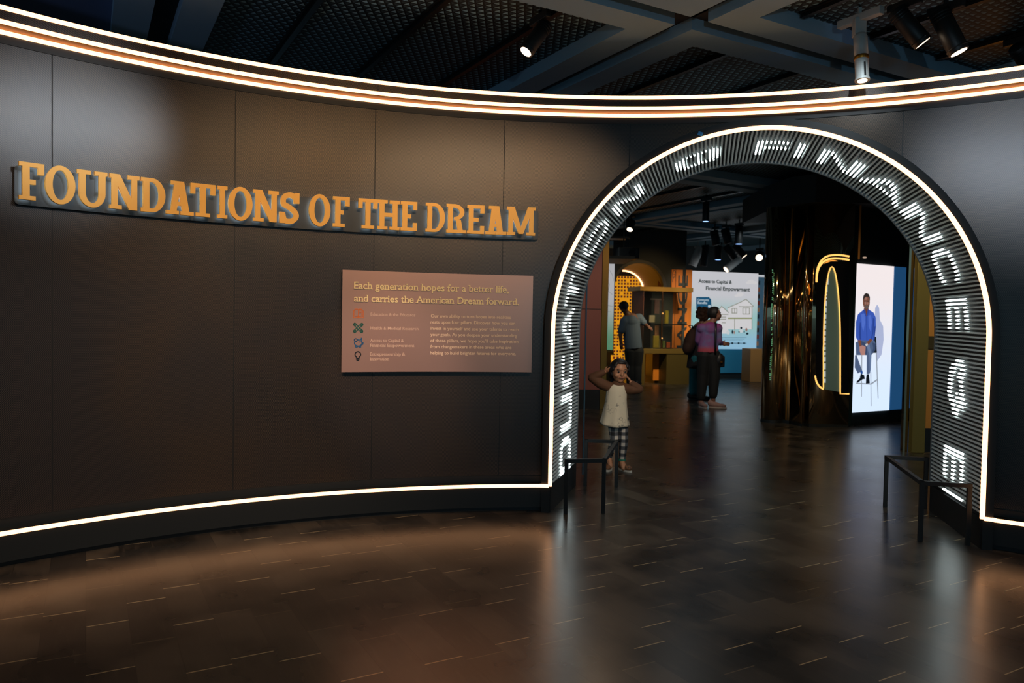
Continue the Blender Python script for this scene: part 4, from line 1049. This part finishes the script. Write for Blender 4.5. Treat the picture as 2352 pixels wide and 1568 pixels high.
M = mat('screen_glow', '000000', .4, 0, 'ffffff', 1.15); t = NT(M); gx = t.xyz(t.coord('Object'))
t.l(t.mix(t.ramp(gx[2], .35, 2.0), 'cfe0f4', 'e6dcdc'), t.b.inputs['Emission Color'])
slabbox(SP, e0, e1, zb_s, zt_, -.03, 0).build('screen_face', M, scr)
def sq(x, y): return 1940+x/4.018, 590+y/4.02            # zoomed screen picture to photo position
def pic(name, polys, colr, d, es=.8, ell=()):
    m_ = MB()
    for pl_ in polys: poly_px(m_, SP, [sq(*p) for p in pl_], 0, d)
    for cx, cy, rx, ry in ell: ell_px(m_, SP, *sq(cx, cy), rx/4.018, ry/4.02, 0, d)
    return m_.build(name, em(name+colr, colr, es), scr)
pic('picture_shadow', [[(282, 470), (300, 440), (318, 470), (325, 580), (355, 640), (360, 760), (340, 900), (300, 960), (270, 700)]], 'b9c3e6', .001, .85)
pic('picture_stool', [[(155, 905), (162, 905), (158, 1290), (153, 1290)], [(238, 1060), (244, 1060), (247, 1375), (242, 1375)], [(288, 880), (296, 880), (311, 1305), (305, 1305)], [(105, 1160), (240, 1168), (300, 1125), (302, 1138), (245, 1178), (105, 1170)]], 'a6b0be', .002, .72)
pic('picture_stool', [[(262, 740), (290, 736), (297, 885), (250, 885)]], '2a3238', .002, .5)
pic('picture_trousers', [[(101, 790), (150, 760), (272, 770), (285, 800), (280, 860), (246, 905), (240, 1040), (226, 1080), (203, 1080), (204, 905), (150, 905), (106, 905)], [(96, 905), (108, 905), (160, 1050), (122, 1075), (93, 1020)]], '5a6d92', .003, .75)
pic('picture_shoes', [[(148, 1075), (178, 1090), (184, 1125), (160, 1130), (120, 1160), (104, 1155), (140, 1120)], [(204, 1082), (222, 1082), (230, 1165), (196, 1168), (198, 1120)]], '16202c', .004, .5)
pic('picture_trouser_fold', [[(225, 800), (246, 905), (240, 1040), (230, 1075), (226, 905), (205, 830)]], '7186ad', .0034, .8)
pic('picture_trouser_shade', [[(150, 775), (200, 800), (204, 905), (190, 905), (160, 860)], [(255, 790), (285, 800), (280, 860), (250, 900), (262, 840)]], '44557a', .0033, .7)
pic('picture_socks', [[(142, 1055), (160, 1045), (168, 1075), (150, 1080)]], '2f5fb0', .0045, .7)
pic('picture_shirt', [[(122, 530), (170, 490), (222, 486), (265, 515), (284, 560), (286, 640), (272, 770), (262, 765), (222, 770), (150, 768), (118, 768), (103, 740), (104, 600)]], '3f5fc0', .005, .85)
pic('picture_shirt_shade', [[(258, 560), (272, 575), (262, 700), (250, 765), (240, 766), (254, 680)], [(138, 600), (146, 610), (150, 764), (136, 764), (128, 700)], [(196, 548), (201, 548), (206, 768), (200, 768)], [(270, 640), (286, 640), (272, 770), (262, 765)]], '2f4aa0', .0054, .8)
pic('picture_shirt_light', [[(150, 530), (180, 520), (186, 600), (170, 690), (156, 640)], [(215, 540), (240, 535), (248, 600), (236, 690), (218, 640)]], '5474d2', .0053, .88)
pic('picture_forearms', [[(120, 766), (146, 766), (152, 815), (135, 830)], [(232, 752), (252, 768), (212, 815), (195, 800)]], '8a5440', .006, .7)
pic('picture_hands', [[(135, 825), (165, 815), (190, 830), (184, 905), (150, 905), (138, 870)]], 'c08a80', .0065, .8)
pic('picture_watch', [[(188, 805), (206, 795), (212, 812), (195, 825)]], 'd8d8dc', .007, .8)
pic('picture_neck', [[(180, 470), (215, 470), (222, 495), (196, 548), (172, 498)]], '7a4a3a', .006, .7)
pic('picture_head', [], '8a5a4a', .007, .7, [(198, 415, 30, 66)])
pic('picture_face_light', [], 'a8786a', .0073, .75, [(192, 385, 14, 12), (188, 425, 9, 14), (208, 428, 8, 12)])
pic('picture_hair', [[(168, 400), (172, 362), (184, 340), (200, 333), (216, 342), (228, 368), (229, 400), (222, 385), (212, 368), (190, 366), (178, 380)]], '3a3230', .008, .6)
pic('picture_beard', [[(178, 440), (198, 452), (220, 440), (216, 470), (198, 482), (182, 470)]], '7a6a66', .0075, .6)
pic('picture_glasses', [[(174, 402), (194, 404), (194, 412), (176, 412)], [(202, 404), (224, 402), (222, 412), (202, 412)]], '5a4440', .0085, .6)
pic('picture_collar', [[(168, 492), (184, 480), (196, 548), (186, 545)], [(222, 488), (212, 480), (198, 548), (208, 545)]], '3450a8', .008, .8)
m_ = MB(); ell_px(m_, SP, 1990, 591, 4, 2, -.03, -.02); m_.build('indicator', em('indicator', 'd8b8a0', .7), scr)

# gold post and tan wall right behind the arch
RP = Plane(ground(2094, 1040), (1, .05)); r1 = RP.hit(2125, 1000)[0]
gp = slabbox(RP, 0, r1, 0, ZPAN, -.07, 0); tag(gp.build('end_post', mat('olive_gold_metal', '8a7a3e', .4, .6), bevel=.004), 'wide olive gold metal post right of the video screen', 'post')
t_ = thing('wall_right_return', None, None); tag(t_, kind='structure')
slabbox(RP, r1+.01, 2.5, .26, ZPAN, -.3, -.06).build('wall_face', mat('tan_wall', 'b5813a', .6), t_)
slabbox(RP, r1+.01, 2.5, 0, .26, -.3, -.05).build('wall_base', BLACK, t_)
slabbox(RP, r1+.01, 2.5, RP.hit(2136, 801)[1], RP.hit(2136, 772)[1], -.07, -.05).build('wall_band', mat('band_olive', '3a3418', .6), t_)
m_ = MB(); p = RP.place(-.03, 0, -.1); m_.bar((p.x, p.y, 0), (p.x, p.y, ZPAN), .05, .05); tag(m_.build('mirror_strip', MIRROR), 'narrow upright mirror strip between the video screen and the olive gold post', 'mirror')

# warm exhibit spots of that room, plus added lamps that brighten it
spot((3.0, 14.6, 3.1), (3.0, 17.2, 1.6), 60, (1, .62, .25), 60, .8)
spot((3.4, 13.6, 3.1), (3.3, 16.0, 1.1), 420, (1, .8, .5), 46, .9)
spot((2.2, 9.6, 3.2), (1.2, 11.4, 1.2), 110, (1, .72, .55), 60, .9)
spot((3.9, 6.3, 3.2), (4.4, 8.0, 1.2), 150, (1, .8, .5), 70, .9)
spot((3.5, 8.2, 3.25), (4.0, 10, 1.6), 50, (1, .72, .4), 60, .9)
spot((2.6, 9.3, 3.25), (3.2, 12.0, 1.1), 130, (1, .80, .66), 34, .8)  # added to brighten the two women
spot((1.0, 8.4, 3.2), (-.6, 5.9, 1.3), 20, (1, .62, .34), 70, 1)  # added to light the curved wall's rear for the mirror to reflect
spot((4.6, 7.4, 3.2), (3.9, 4.8, 1.3), 20, (1, .66, .4), 70, 1)
spot((5.2, 7.6, 3.25), (6.6, 8.6, 1.3), 220, (1, .66, .36), 90, 1)  # added to light the side wall for the mirror to reflect
spot((.4, 8.2, 3.25), (-1.0, 11.2, 1.3), 120, (1, .7, .4), 90, 1)
spot((4.2, 14.4, 3.15), (4.0, 16.9, 1.7), 150, (1, .84, .6), 40, .9)
spot((5.6, 15.2, 3.2), (5.4, 18.1, .4), 150, (.8, .95, 1), 44, .9)
for x, y in ((2.0, 8.6), (4.6, 14.6), (1.2, 14.0)):  # added cool downlights raising the room's ambient light
    spot((x, y, 3.28), (x, y, 0), 45, (.86, .96, 1), 140, 1, .06)
# ------------------------------------------------------------------ people
SKIN = mat('skin_child', 'ad7a58', .5); SKINW = mat('skin_adult', '8f6450', .5)
def hand(mb, wrist, d, side, size, curl=.5, r=None):
    """palm, four fingers of different length and a thumb; d: along the hand, side: towards the thumb"""
    w = Vector(wrist); d = Vector(d).normalized(); sd = Vector(side); sd = (sd-d*sd.dot(d)).normalized(); n = d.cross(sd)
    r = r or size*.05
    M_ = Matrix((sd, d, n)).transposed()
    mb.ell(w+d*size*.26, (size*.22, size*.30, size*.10), M_)
    for k, (o, ln) in enumerate(((.15, .40), (.05, .46), (-.055, .42), (-.15, .33))):
        p = w+d*size*.45+sd*size*o; p1 = p+d*size*ln*.42-n*size*ln*.10*curl; p2 = p1+d*size*ln*.30-n*size*ln*.30*curl; p3 = p2+d*size*ln*.18-n*size*ln*.30*curl
        mb.limb([p, p1, p2, p3], [r, r*.95, r*.85, r*.7], 7)
    t0 = w+d*size*.12+sd*size*.16; t1 = t0+d*size*.16+sd*size*.14-n*size*.03; t2 = t1+d*size*.16+sd*size*.03-n*size*.06
    mb.limb([t0, t1, t2], [r*1.2, r*1.05, r*.8], 7)
def trunk(mb, pts, rad, n=20, flat=.75):
    mb.tube(pts, rad, n, True, None, flat); mb.ell(pts[0], rad[0]*.9, None, n, 9); return mb
def rotz(a): return Matrix.Rotation(a, 3, 'Z')
def head(mb, c, h, yaw, pitch=0, roll=0):
    """head of height h at centre c; yaw 0 looks at -Y"""
    M_ = rotz(yaw) @ Matrix.Rotation(roll, 3, 'Y') @ Matrix.Rotation(pitch, 3, 'X'); c = Vector(c)
    P = lambda x, y, z: c+M_ @ Vector((x*h, y*h, z*h))
    mb.ell(P(0, .06, .10), (h*.37, h*.44, h*.40), M_, 20, 14)          # skull
    mb.ell(P(0, -.09, -.12), (h*.30, h*.31, h*.36), M_, 20, 14)        # face
    mb.ell(P(0, -.22, -.38), (h*.13, h*.12, h*.10), M_)                # chin
    for s in (-1, 1):
        mb.ell(P(s*.17, -.26, -.16), (h*.12, h*.12, h*.12), M_)        # cheeks
        mb.ell(P(s*.37, .05, -.03), (h*.045, h*.09, h*.13), M_)        # ears
    mb.limb([P(0, -.36, .04), P(0, -.43, -.09), P(0, -.435, -.13)], [h*.04, h*.055, h*.06], 8)   # nose
    mb.ell(P(0, -.36, .10), (h*.22, h*.07, h*.05), M_)                 # brow
    mb.ell(P(0, -.365, -.25), (h*.12, h*.05, h*.05), M_)               # mouth
    return P, M_
def face(par, P, M_, h, lips='7a3f34', iris='1a1210', smile=False):
    for s in (-1, 1):
        e = MB(); e.ell(P(s*.145, -.365, .005), (h*.062, h*.03, h*.030), M_); eo = e.build('eye', mat('eye_white', '8f867c', .3), par, True)
        e = MB(); e.ell(P(s*.145-.0, -.386, .004), (h*.040, h*.016, h*.036), M_); e.build('iris', mat('iris'+iris, iris, .2), eo, True)
        b = MB(); b.limb([P(s*.07, -.400, .112), P(s*.15, -.402, .125), P(s*.225, -.365, .095)], [h*.014, h*.018, h*.010], 6); b.build('eyebrow', mat('brow_dark', '1d1512', .7), par, True)
    l = MB(); l.limb([P(-.10, -.385, -.24), P(-.04, -.412, -.245), P(.04, -.412, -.245), P(.10, -.385, -.24)], [h*.012, h*.022, h*.022, h*.012], 8); l.build('lips', mat('lips'+lips, lips, .5), par, True)
def hair_cap(mb, P, M_, h, th=.05, low=-.10, n=30, m_=22, front=.20):
    """a shell over the skull, open at the face: hairline arching over the forehead, sides down to `low`"""
    for j in range(m_):
        b = PI/2*(1-j/m_*1.55)
        for k in range(n):
            a = 2*PI*k/n; x = math.cos(b)*math.sin(a); y = -math.cos(b)*math.cos(a); z = math.sin(b)
            X, Y, Z = x*.385, .05+y*.45, .09+z*.43
            if Y < -.02:
                if Z < front+.17-.30*max(0, abs(X)-.20)/.2*1.4: continue
            elif Z < low: continue
            mb.ell(P(X, Y, Z), h*(th+.02), None, 7, 5)

# ---- the child in the archway
def child():
    g = ground(1419, 1079); S = 1.0
    root = thing('person', 'small child in a cream tunic holding both hands to the head, facing the viewer', 'person', tuple(g))
    L = lambda px, py, y=0.0: Vector((g.x+(px-1419)/253.0, g.y+y, (1079-py)/253.0*.998))
    b = MB()
    P, M_ = head(b, L(1417.5, 852, -.0), .205, .16, .0, .06)
    b.limb([L(1416, 868, .01), L(1415, 885, .01)], [.035, .038])
    b.limb([L(1413, 888, .01), L(1411, 915, 0), L(1411, 935, 0), L(1414, 950, 0)], [.062, .078, .08, .070], 16)
    b.limb([L(1397, 889), L(1430, 889)], [.04, .04])
    # image-left arm: elbow out, hand behind the ear
    eL, hL = L(1356, 868, .03), L(1384, 853, .01)
    b.limb([L(1397, 889), L(1376, 880, .02), eL], [.036, .032, .028]); b.limb([eL, (eL+hL)/2, hL], [.027, .025, .019])
    hand(b, hL, L(1397, 846, -.01)-hL, (0, -.6, .8), .105, .5, .0058)
    # image-right arm: elbow out low, hand at the cheek
    eR, hR = L(1462, 891, -.03), L(1443, 876, -.04)
    b.limb([L(1430, 889), L(1447, 892, -.03), eR], [.036, .032, .028]); b.limb([eR, (eR+hR)/2, hR], [.027, .025, .019])
    hand(b, hR, L(1435, 861, .0)-hR, (-.2, -.9, .2), .105, .4, .0058)
    kL, aL = L(1408, 1006, -.05), L(1398, 1052, .02); kR, aR = L(1430, 1013, -.03), L(1428, 1058, .0)
    b.limb([L(1405, 968), kL, aL], [.050, .034, .024]); b.limb([L(1425, 968), kR, aR], [.050, .036, .025])
    b.limb([aL, L(1400, 1068, -.05)], [.027, .022]); b.limb([aR, L(1430, 1072, -.06)], [.027, .022])
    b.organic('body', SKIN, root, .0042, 3)
    face(root, P, M_, .205, '8a4a3c')
    hr = MB(); hair_cap(hr, P, M_, .205, .05, -.20, front=.20)
    for s in (-1, 1): hr.limb([P(s*.34, -.08, .22), P(s*.385, .04, .05), P(s*.37, .14, -.14), P(s*.30, .24, -.30)], [.020, .020, .020, .012], 9)
    hr.limb([P(0, .36, .2), P(0, .42, -.1), P(0, .36, -.45)], [.06, .07, .04], 12)
    hr.organic('hair', mat('hair_dark', '15110f', .55), root, .0055, 2)
    # brown undershirt: sleeves and collar
    sh = MB()
    sh.limb([L(1400, 890), L(1376, 881, .02), eL], [.050, .049, .042]); sh.limb([eL, (eL*.5+hL*.5), eL*.12+hL*.88], [.041, .038, .029])
    sh.limb([L(1428, 890), L(1447, 892, -.03), eR], [.049, .046, .041]); sh.limb([eR, (eR+hR)/2, eR*.15+hR*.85], [.040, .036, .029])
    sh.tube([L(1415.5, 874, .0), L(1415.3, 878, .0), L(1415, 884, .0)], [.047, .054, .062], 20)
    sh.organic('undershirt', mat('brown_knit', '5a3a22', .8), root, .006, 2)
    # cream tunic, flared, with line drawings
    TU = mat('cream_tunic', 'cfc6ac', .8); t = NT(TU)
    vo = t.n('ShaderNodeTexVoronoi', feature='DISTANCE_TO_EDGE'); vo.inputs['Scale'].default_value = 17; v2 = t.n('ShaderNodeTexNoise'); v2.inputs['Scale'].default_value = 22
    t.l(t.coord('Object'), v2.inputs['Vector']); ad = t.n('ShaderNodeVectorMath', operation='ADD'); t.l(t.coord('Object'), ad.inputs[0])
    sc_ = t.n('ShaderNodeVectorMath', operation='SCALE'); t.l(v2.outputs['Color'], sc_.inputs[0]); sc_.inputs['Scale'].default_value = .10; t.l(sc_.outputs[0], ad.inputs[1]); t.l(ad.outputs[0], vo.inputs['Vector'])
    ln = t.m('MULTIPLY', t.ramp(vo.outputs['Distance'], .05, .02), t.ramp(t.noise(t.coord('Object'), 9, 2), .44, .54))
    t.l(t.mix(t.m('MULTIPLY', ln, .7), 'cfc6ac', '3d4146'), t.b.inputs['Base Color'])
    tu = MB(); vs_ = []; fs = []; n = 40
    rows = [(1414.5, 880.5, .055, .052), (1414, 884, .078, .060), (1413.5, 888, .092, .068), (1412.5, 899, .094, .078), (1411.5, 915, .095, .084), (1410.5, 935, .104, .092), (1410, 955, .117, .10), (1409.3, 972, .130, .112), (1409.2, 976, .131, .114), (1409.3, 975, .121, .104)]
    for j, (cx, cy, rx, ry) in enumerate(rows):
        c = L(cx, cy, 0)
        for k in range(n):
            a = 2*PI*k/n; f = 1+(.075*math.sin(7*a)+.04*math.sin(4*a+1))*max(0, (j-2)/7)
            dz = .012*math.sin(2*a+2.4)*max(0, (j-5)/4) - .018*math.cos(a)*max(0, (j-5)/4)
            vs_.append(c+Vector((rx*f*math.cos(a), ry*f*math.sin(a), dz)))
    for j in range(len(rows)-1):
        for k in range(n): fs.append((j*n+k, j*n+(k+1) % n, (j+1)*n+(k+1) % n, (j+1)*n+k))
    tu.add(vs_, fs); o = tu.build('tunic', TU, root, True)
    # black and white plaid leggings
    PL = mat('plaid_leggings', '2a2d30', .85); t = NT(PL); gx = t.xyz(t.coord('Object'))
    q = [t.m('GREATER_THAN', t.m('FRACT', t.m('MULTIPLY', gx[i], 15.5)), .5) for i in (0, 2)]
    sm_ = t.m('MULTIPLY', t.m('ADD', q[0], q[1]), .5)
    c1 = t.mix(t.m('GREATER_THAN', sm_, .25), '16191c', '4b4e52'); t.l(t.mix(t.m('GREATER_THAN', sm_, .75), c1, 'b9b3a6'), t.b.inputs['Base Color'])
    lg = MB(); lg.limb([L(1405, 962), kL, aL*.9+kL*.1], [.058, .040, .030]); lg.limb([L(1426, 962), kR, aR*.9+kR*.1], [.058, .042, .031])
    lg.ell(L(1415.5, 962), (.105, .07, .06))
    lg.organic('leggings', PL, root, .007, 2)
    LEO = mat('spotted_canvas', '5a3a24', .7); t = NT(LEO); vo = t.n('ShaderNodeTexVoronoi'); vo.inputs['Scale'].default_value = 70; t.l(t.coord('Object'), vo.inputs['Vector'])
    t.l(t.mix(t.ramp(vo.outputs['Distance'], .30, .42), '1d120c', '7a5030'), t.b.inputs['Base Color'])
    for (px, py, y, yaw) in ((1399, 1073, .02, -.25), (1429, 1078.5, 0, .55)):
        c = L(px, py, y); c.z = 0; M2 = rotz(yaw); s = MB()
        s.ell(c+M2 @ Vector((0, -.075, .032)), (.034, .05, .026), M2); s.ell(c+M2 @ Vector((0, -.01, .036)), (.032, .055, .032), M2); s.ell(c+M2 @ Vector((0, .022, .058)), (.034, .040, .044), M2)
        so_ = s.organic('sneaker', LEO, root, .005, 2)
        p = MB(); pts = [(.034*math.cos(a)*(1+.12*math.sin(a)), -.045+.085*math.sin(a)) for a in [2*PI*k/28 for k in range(28)]]
        p.prism(pts, lambda x, y_, d: c+M2 @ Vector((x, y_, d)), .001, .018); p.build('sole', mat('sole_white', 'c9bfae', .6), so_)
    m_ = MB(); m_.tube([aR+Vector((0, 0, .02)), aR+Vector((0, 0, .005))], [.036, .036], 16); m_.build('sock_cuff', mat('green_sock', '1f6a52', .8), root)
child()

# ---- adults: px positions on the photo at a given distance
def adult(label, gx, gy, head_px):
    g = ground(gx, gy); k = F_PX/(g.y*math.cos(0))*1.0
    root = thing('person', label, 'person', tuple(g))
    L = lambda px, py, y=0.0: Vector((g.x+(px-gx)/k, g.y+y, (gy-py)/k))
    return root, L, g, k
def shoe(root, c, yaw, M1, M2_, s=1.0, lift=0):
    c = Vector((c.x, c.y, lift)); R2 = rotz(yaw); q = MB()
    q.ell(c+R2 @ Vector((0, -.13*s, .045)), (.046, .08, .034), R2); q.ell(c+R2 @ Vector((0, -.03*s, .055)), (.043, .09, .048), R2); q.ell(c+R2 @ Vector((0, .035*s, .075)), (.042, .05, .055), R2)
    o = q.organic('shoe', M1, root, .009, 2); p = MB()
    p.prism([(.047*math.cos(a)*(1+.1*math.sin(a)), -.075+.14*math.sin(a)) for a in [2*PI*i/26 for i in range(26)]], lambda x, y, d: c+R2 @ Vector((x, y, d)), .001, .026)
    p.build('sole', M2_, o)

# woman in the purple top, seen from behind, head in profile to the right
root, L, g, k = adult('woman in purple top and black trousers seen from behind, with a shoulder bag', 1624, 936, None)
b = MB(); hh = .215
P, M_ = head(b, L(1636.5, 721, 0), hh, 1.45, -.05)
b.limb([L(1633, 733, .0), L(1629, 746, .0)], [.058, .062])
b.limb([L(1625, 752), L(1624, 780), L(1624, 806)], [.13, .135, .14], 18, .72)
b.limb([L(1607, 752), L(1644, 752)], [.07, .07])
sR, eR, hR = L(1643, 752, .02), L(1646, 782, .0), L(1655, 788, .05)
b.limb([sR, eR], [.055, .045]); b.limb([eR, hR], [.043, .030]); hand(b, hR, (.9, .1, -.02), (0, .3, 1), .18, .6, .0085)
sL, eL, hL = L(1606, 754, .03), L(1603, 782, .06), L(1611, 794, .2)
b.limb([sL, eL], [.055, .045]); b.limb([eL, hL], [.043, .030]); hand(b, hL, (.6, .5, .1), (0, .3, 1), .17, .6, .0085)
legs = ((L(1615, 815), L(1613, 860, .02), L(1610, 919, .02)), (L(1634, 815), L(1638, 860, -.02), L(1636, 912, -.02)))
for a_, c_, d_ in legs: b.limb([a_, c_, d_], [.095, .065, .042])
b.limb([legs[0][2], L(1610, 931, 0)], [.042, .035]); b.limb([legs[1][2], L(1638, 926, 0)], [.042, .035])
b.organic('body', SKINW, root, .009, 2); face(root, P, M_, hh)
h_ = MB(); hair_cap(h_, P, M_, hh, .06, -.30, 22, 14, .25)
h_.organic('hair', mat('hair_black', '14110f', .6), root, .010, 2)
TOP = mat('purple_top', '6a3a78', .8); t = NT(TOP); n_ = t.noise(t.coord('Object'), 5, 3); gz = t.xyz(t.coord('Object'))[2]
c1 = t.mix(t.ramp(n_, .40, .6), '84548e', '6a76a6'); c1 = t.mix(t.ramp(gz, 1.22, 1.36), c1, '8c2f78'); t.l(t.mix(t.ramp(gz, 1.0, .92), c1, 'b04a5a'), t.b.inputs['Base Color'])
j = MB(); trunk(j, [L(1625, 755), L(1624, 780), L(1623, 800), L(1623, 808)], [.145, .152, .162, .168], 20, .74)
j.limb([L(1607, 754), L(1643, 753)], [.085, .085]); j.limb([sR, eR], [.075, .062]); j.limb([eR, eR*.25+hR*.75], [.058, .046]); j.limb([sL, eL], [.075, .062]); j.limb([eL, eL*.25+hL*.75], [.058, .046])
j.tube([L(1630.5, 741), L(1628, 749)], [.07, .10], 16)
j.organic('top', TOP, root, .011, 2)
p = MB(); p.limb([L(1616, 808), L(1631, 808)], [.112, .112], 16, .9)
for a_, c_, d_ in legs: p.limb([a_, c_, c_*.12+d_*.88], [.125, .092, .070])
p.organic('trousers', mat('black_trousers', '101314', .8), root, .011, 2)
SH = mat('pinkish_sneaker', '9a7a72', .7); SO = mat('sole_pale', 'b9aaa0', .6)
shoe(root, L(1611, 936, .02), .15, SH, SO); shoe(root, L(1636, 936, -.03), 1.15, SH, SO)
# her shoulder bag hangs from the shoulder
bag = thing('shoulder_bag', 'black shoulder bag hanging at the right hip of the woman in purple', 'bag', tuple(L(1646, 826, -.02)))
m_ = MB(); c = L(1646, 826, -.05); m_.ell(c, (.095, .07, .12), None, 20, 14); m_.box(c+Vector((0, 0, -.02)), (.17, .10, .17)); m_.organic('pouch', mat('black_leather', '15171a', .45), bag, .010, 3)
m_ = MB(); m_.tube([L(1634, 741, -.13), L(1633, 760, -.165), L(1633, 790, -.17), L(1635, 812, -.13)], [.016]*4, 8, True, (0, 1, 0), .3); m_.tube([L(1634, 741, -.13), L(1635.5, 739, -.04), L(1638, 742, .06)], [.016]*3, 8, True, (0, 0, 1), .3); m_.build('strap', mat('black_leather', '15171a', .45), bag, True)
m_ = MB(); m_.box(c+Vector((.02, -.085, -.02)), (.03, .01, .012)); m_.build('buckle', BRASS, bag)

# woman behind her with the rucksack
root, L, g, k = adult('woman with curly hair, dark coat and teal trousers, half hidden beside the woman in purple', 1596, 918, None)
b = MB(); P, M_ = head(b, L(1611, 722), .215, 1.9)
b.limb([L(1609, 735), L(1606, 748)], [.056, .062]); b.limb([L(1604, 755), L(1602, 785), L(1600, 810)], [.13, .135, .145], 18, .75)
b.limb([L(1592, 756, -.02), L(1616, 756, .03)], [.07, .07])
sL, eL, hL = L(1592, 757, -.05), L(1586, 785, -.07), L(1590, 808, -.03); sR, eR, hR = L(1617, 757, .08), L(1620, 785, .1), L(1624, 800, .2)
for s_, e_, q_ in ((sL, eL, hL), (sR, eR, hR)):
    b.limb([s_, e_], [.053, .043]); b.limb([e_, q_], [.041, .03]); hand(b, q_, (.3, .2, -.8), (.8, 0, .2), .17, .5, .0085)
legs = ((L(1594, 820, -.02), L(1592, 862, -.02), L(1591, 903, -.02)), (L(1606, 820, .05), L(1607, 862, .05), L(1606, 905, .05)))
for a_, c_, d_ in legs: b.limb([a_, c_, d_, d_-Vector((0, 0, .06))], [.09, .062, .042, .036])
b.organic('body', SKINW, root, .009, 2); face(root, P, M_, .215)
h_ = MB(); hair_cap(h_, P, M_, .215, .09, -.55, 20, 14, .2); random.seed(5)
for q in range(70):
    a = random.uniform(0, 2*PI); z = random.uniform(-.42, .5); rr = math.sqrt(max(.02, .30-(z-.05)**2)); y = .08-math.cos(a)*rr*.9
    if y < -.24 and z < .35: continue
    h_.ell(P(math.sin(a)*rr*.86, y, z+.05), random.uniform(.022, .034), None, 8, 6)
h_.organic('hair', mat('hair_curly_brown', '4a3020', .75), root, .010, 1)
j = MB(); trunk(j, [L(1604, 759), L(1601, 785), L(1599, 815), L(1597, 846)], [.150, .155, .160, .170], 20, .78); j.limb([L(1592, 758, -.02), L(1616, 758, .03)], [.085, .085])
for s_, e_, q_ in ((sL, eL, hL), (sR, eR, hR)): j.limb([s_, e_], [.072, .06]); j.limb([e_, e_*.2+q_*.8], [.058, .048])
j.tube([L(1608, 742), L(1606, 750)], [.07, .10], 16)
j.organic('coat', mat('dark_coat', '171b20', .85), root, .011, 2)
p = MB()
for a_, c_, d_ in legs: p.limb([a_, c_, c_*.1+d_*.9], [.11, .088, .078])
p.organic('trousers', mat('teal_trousers', '17707c', .8), root, .011, 2)
DK = mat('dark_shoe', '15181b', .6); shoe(root, L(1588, 918, -.03), .9, DK, DK, 1.1); shoe(root, L(1604, 918, .03), 1.0, DK, DK, 1.1)
ruck = thing('rucksack', 'dark brown rucksack on the back of the curly haired woman', 'rucksack', tuple(L(1577, 786, -.1)))
m_ = MB(); c = L(1576, 784, -.17); R2 = Matrix.Rotation(.22, 3, 'Y'); m_.ell(c, (.105, .14, .235), R2, 20, 14); m_.ell(c+Vector((-.05, -.04, -.10)), (.085, .11, .11), R2, 16, 10)
m_.organic('pack', mat('brown_canvas', '402a20', .8), ruck, .011, 3)
m_ = MB(); m_.limb([c+Vector((.08, -.03, .2)), c+Vector((.13, -.05, .24)), c+Vector((.16, .0, .18))], [.018]*3, 8); m_.build('strap', mat('brown_canvas', '402a20', .8), ruck, True)
m_ = MB(); m_.tube([c+Vector((.0, .0, .235)), c+Vector((-.03, .0, .275)), c+Vector((.03, 0, .28)), c+Vector((.05, 0, .23))], [.01]*4, 8); m_.build('grab_loop', BLACK, ruck, True)

# man leaning over, back to the viewer
root, L, g, k = adult('man in a dark shirt and black trousers leaning forward beside the display case', 1456, 886, None)
b = MB(); P, M_ = head(b, L(1428, 706, -.05), .225, 2.3, .45)
b.limb([L(1433, 716), L(1441, 724)], [.062, .068])
b.limb([L(1447, 735), L(1450, 765), L(1455, 796)], [.155, .155, .155], 18, .78)
b.limb([L(1433, 733, -.02), L(1463, 728, .05)], [.075, .075])
sL, eL, hL = L(1429, 738, -.06), L(1421, 766, -.08), L(1423, 786, -.04); sR, eR, hR = L(1465, 728, .05), L(1477, 742, -.02), L(1485, 749, .05)
b.limb([sL, eL], [.058, .048]); b.limb([eL, hL], [.046, .033]); hand(b, hL, (.15, .1, -1), (1, 0, 0), .19, .8, .009)
b.limb([sR, eR], [.058, .048]); b.limb([eR, hR], [.046, .033]); hand(b, hR, (.8, .3, -.4), (0, .5, 1), .19, .6, .009)
legs = ((L(1446, 805), L(1447, 840, .03), L(1448, 877, .02)), (L(1463, 805), L(1463, 840, .02), L(1463, 877, -.02)))
for a_, c_, d_ in legs: b.limb([a_, c_, d_, d_-Vector((0, 0, .04))], [.10, .07, .046, .04])
b.organic('body', mat('skin_man', '7a5440', .5), root, .010, 2); face(root, P, M_, .225)
h_ = MB(); hair_cap(h_, P, M_, .225, .045, -.35, 22, 14, .3); h_.organic('hair', mat('hair_greying', '2b2826', .6), root, .010, 2)
j = MB(); trunk(j, [L(1446, 738), L(1449, 765), L(1453, 800)], [.175, .182, .185], 20, .8); j.limb([L(1433, 735, -.02), L(1463, 730, .05)], [.095, .095])
j.limb([sL, eL*.8+sL*.2], [.085, .072]); j.limb([sR, eR*.85+sR*.15], [.085, .070]); j.organic('shirt', mat('slate_shirt', '4a5864', .8), root, .012, 2)
p = MB(); p.limb([L(1448, 803), L(1462, 803)], [.125, .125], 16, .9)
for a_, c_, d_ in legs: p.limb([a_, c_, d_-Vector((0, 0, .03))], [.13, .10, .085])
p.organic('trousers', mat('black_trousers', '101314', .8), root, .012, 2)
shoe(root, L(1447, 886, .02), 3.0, DK, DK, 1.1); shoe(root, L(1464, 886, -.03), 2.7, DK, mat('sole_tan', '7a5a4a', .6), 1.1)
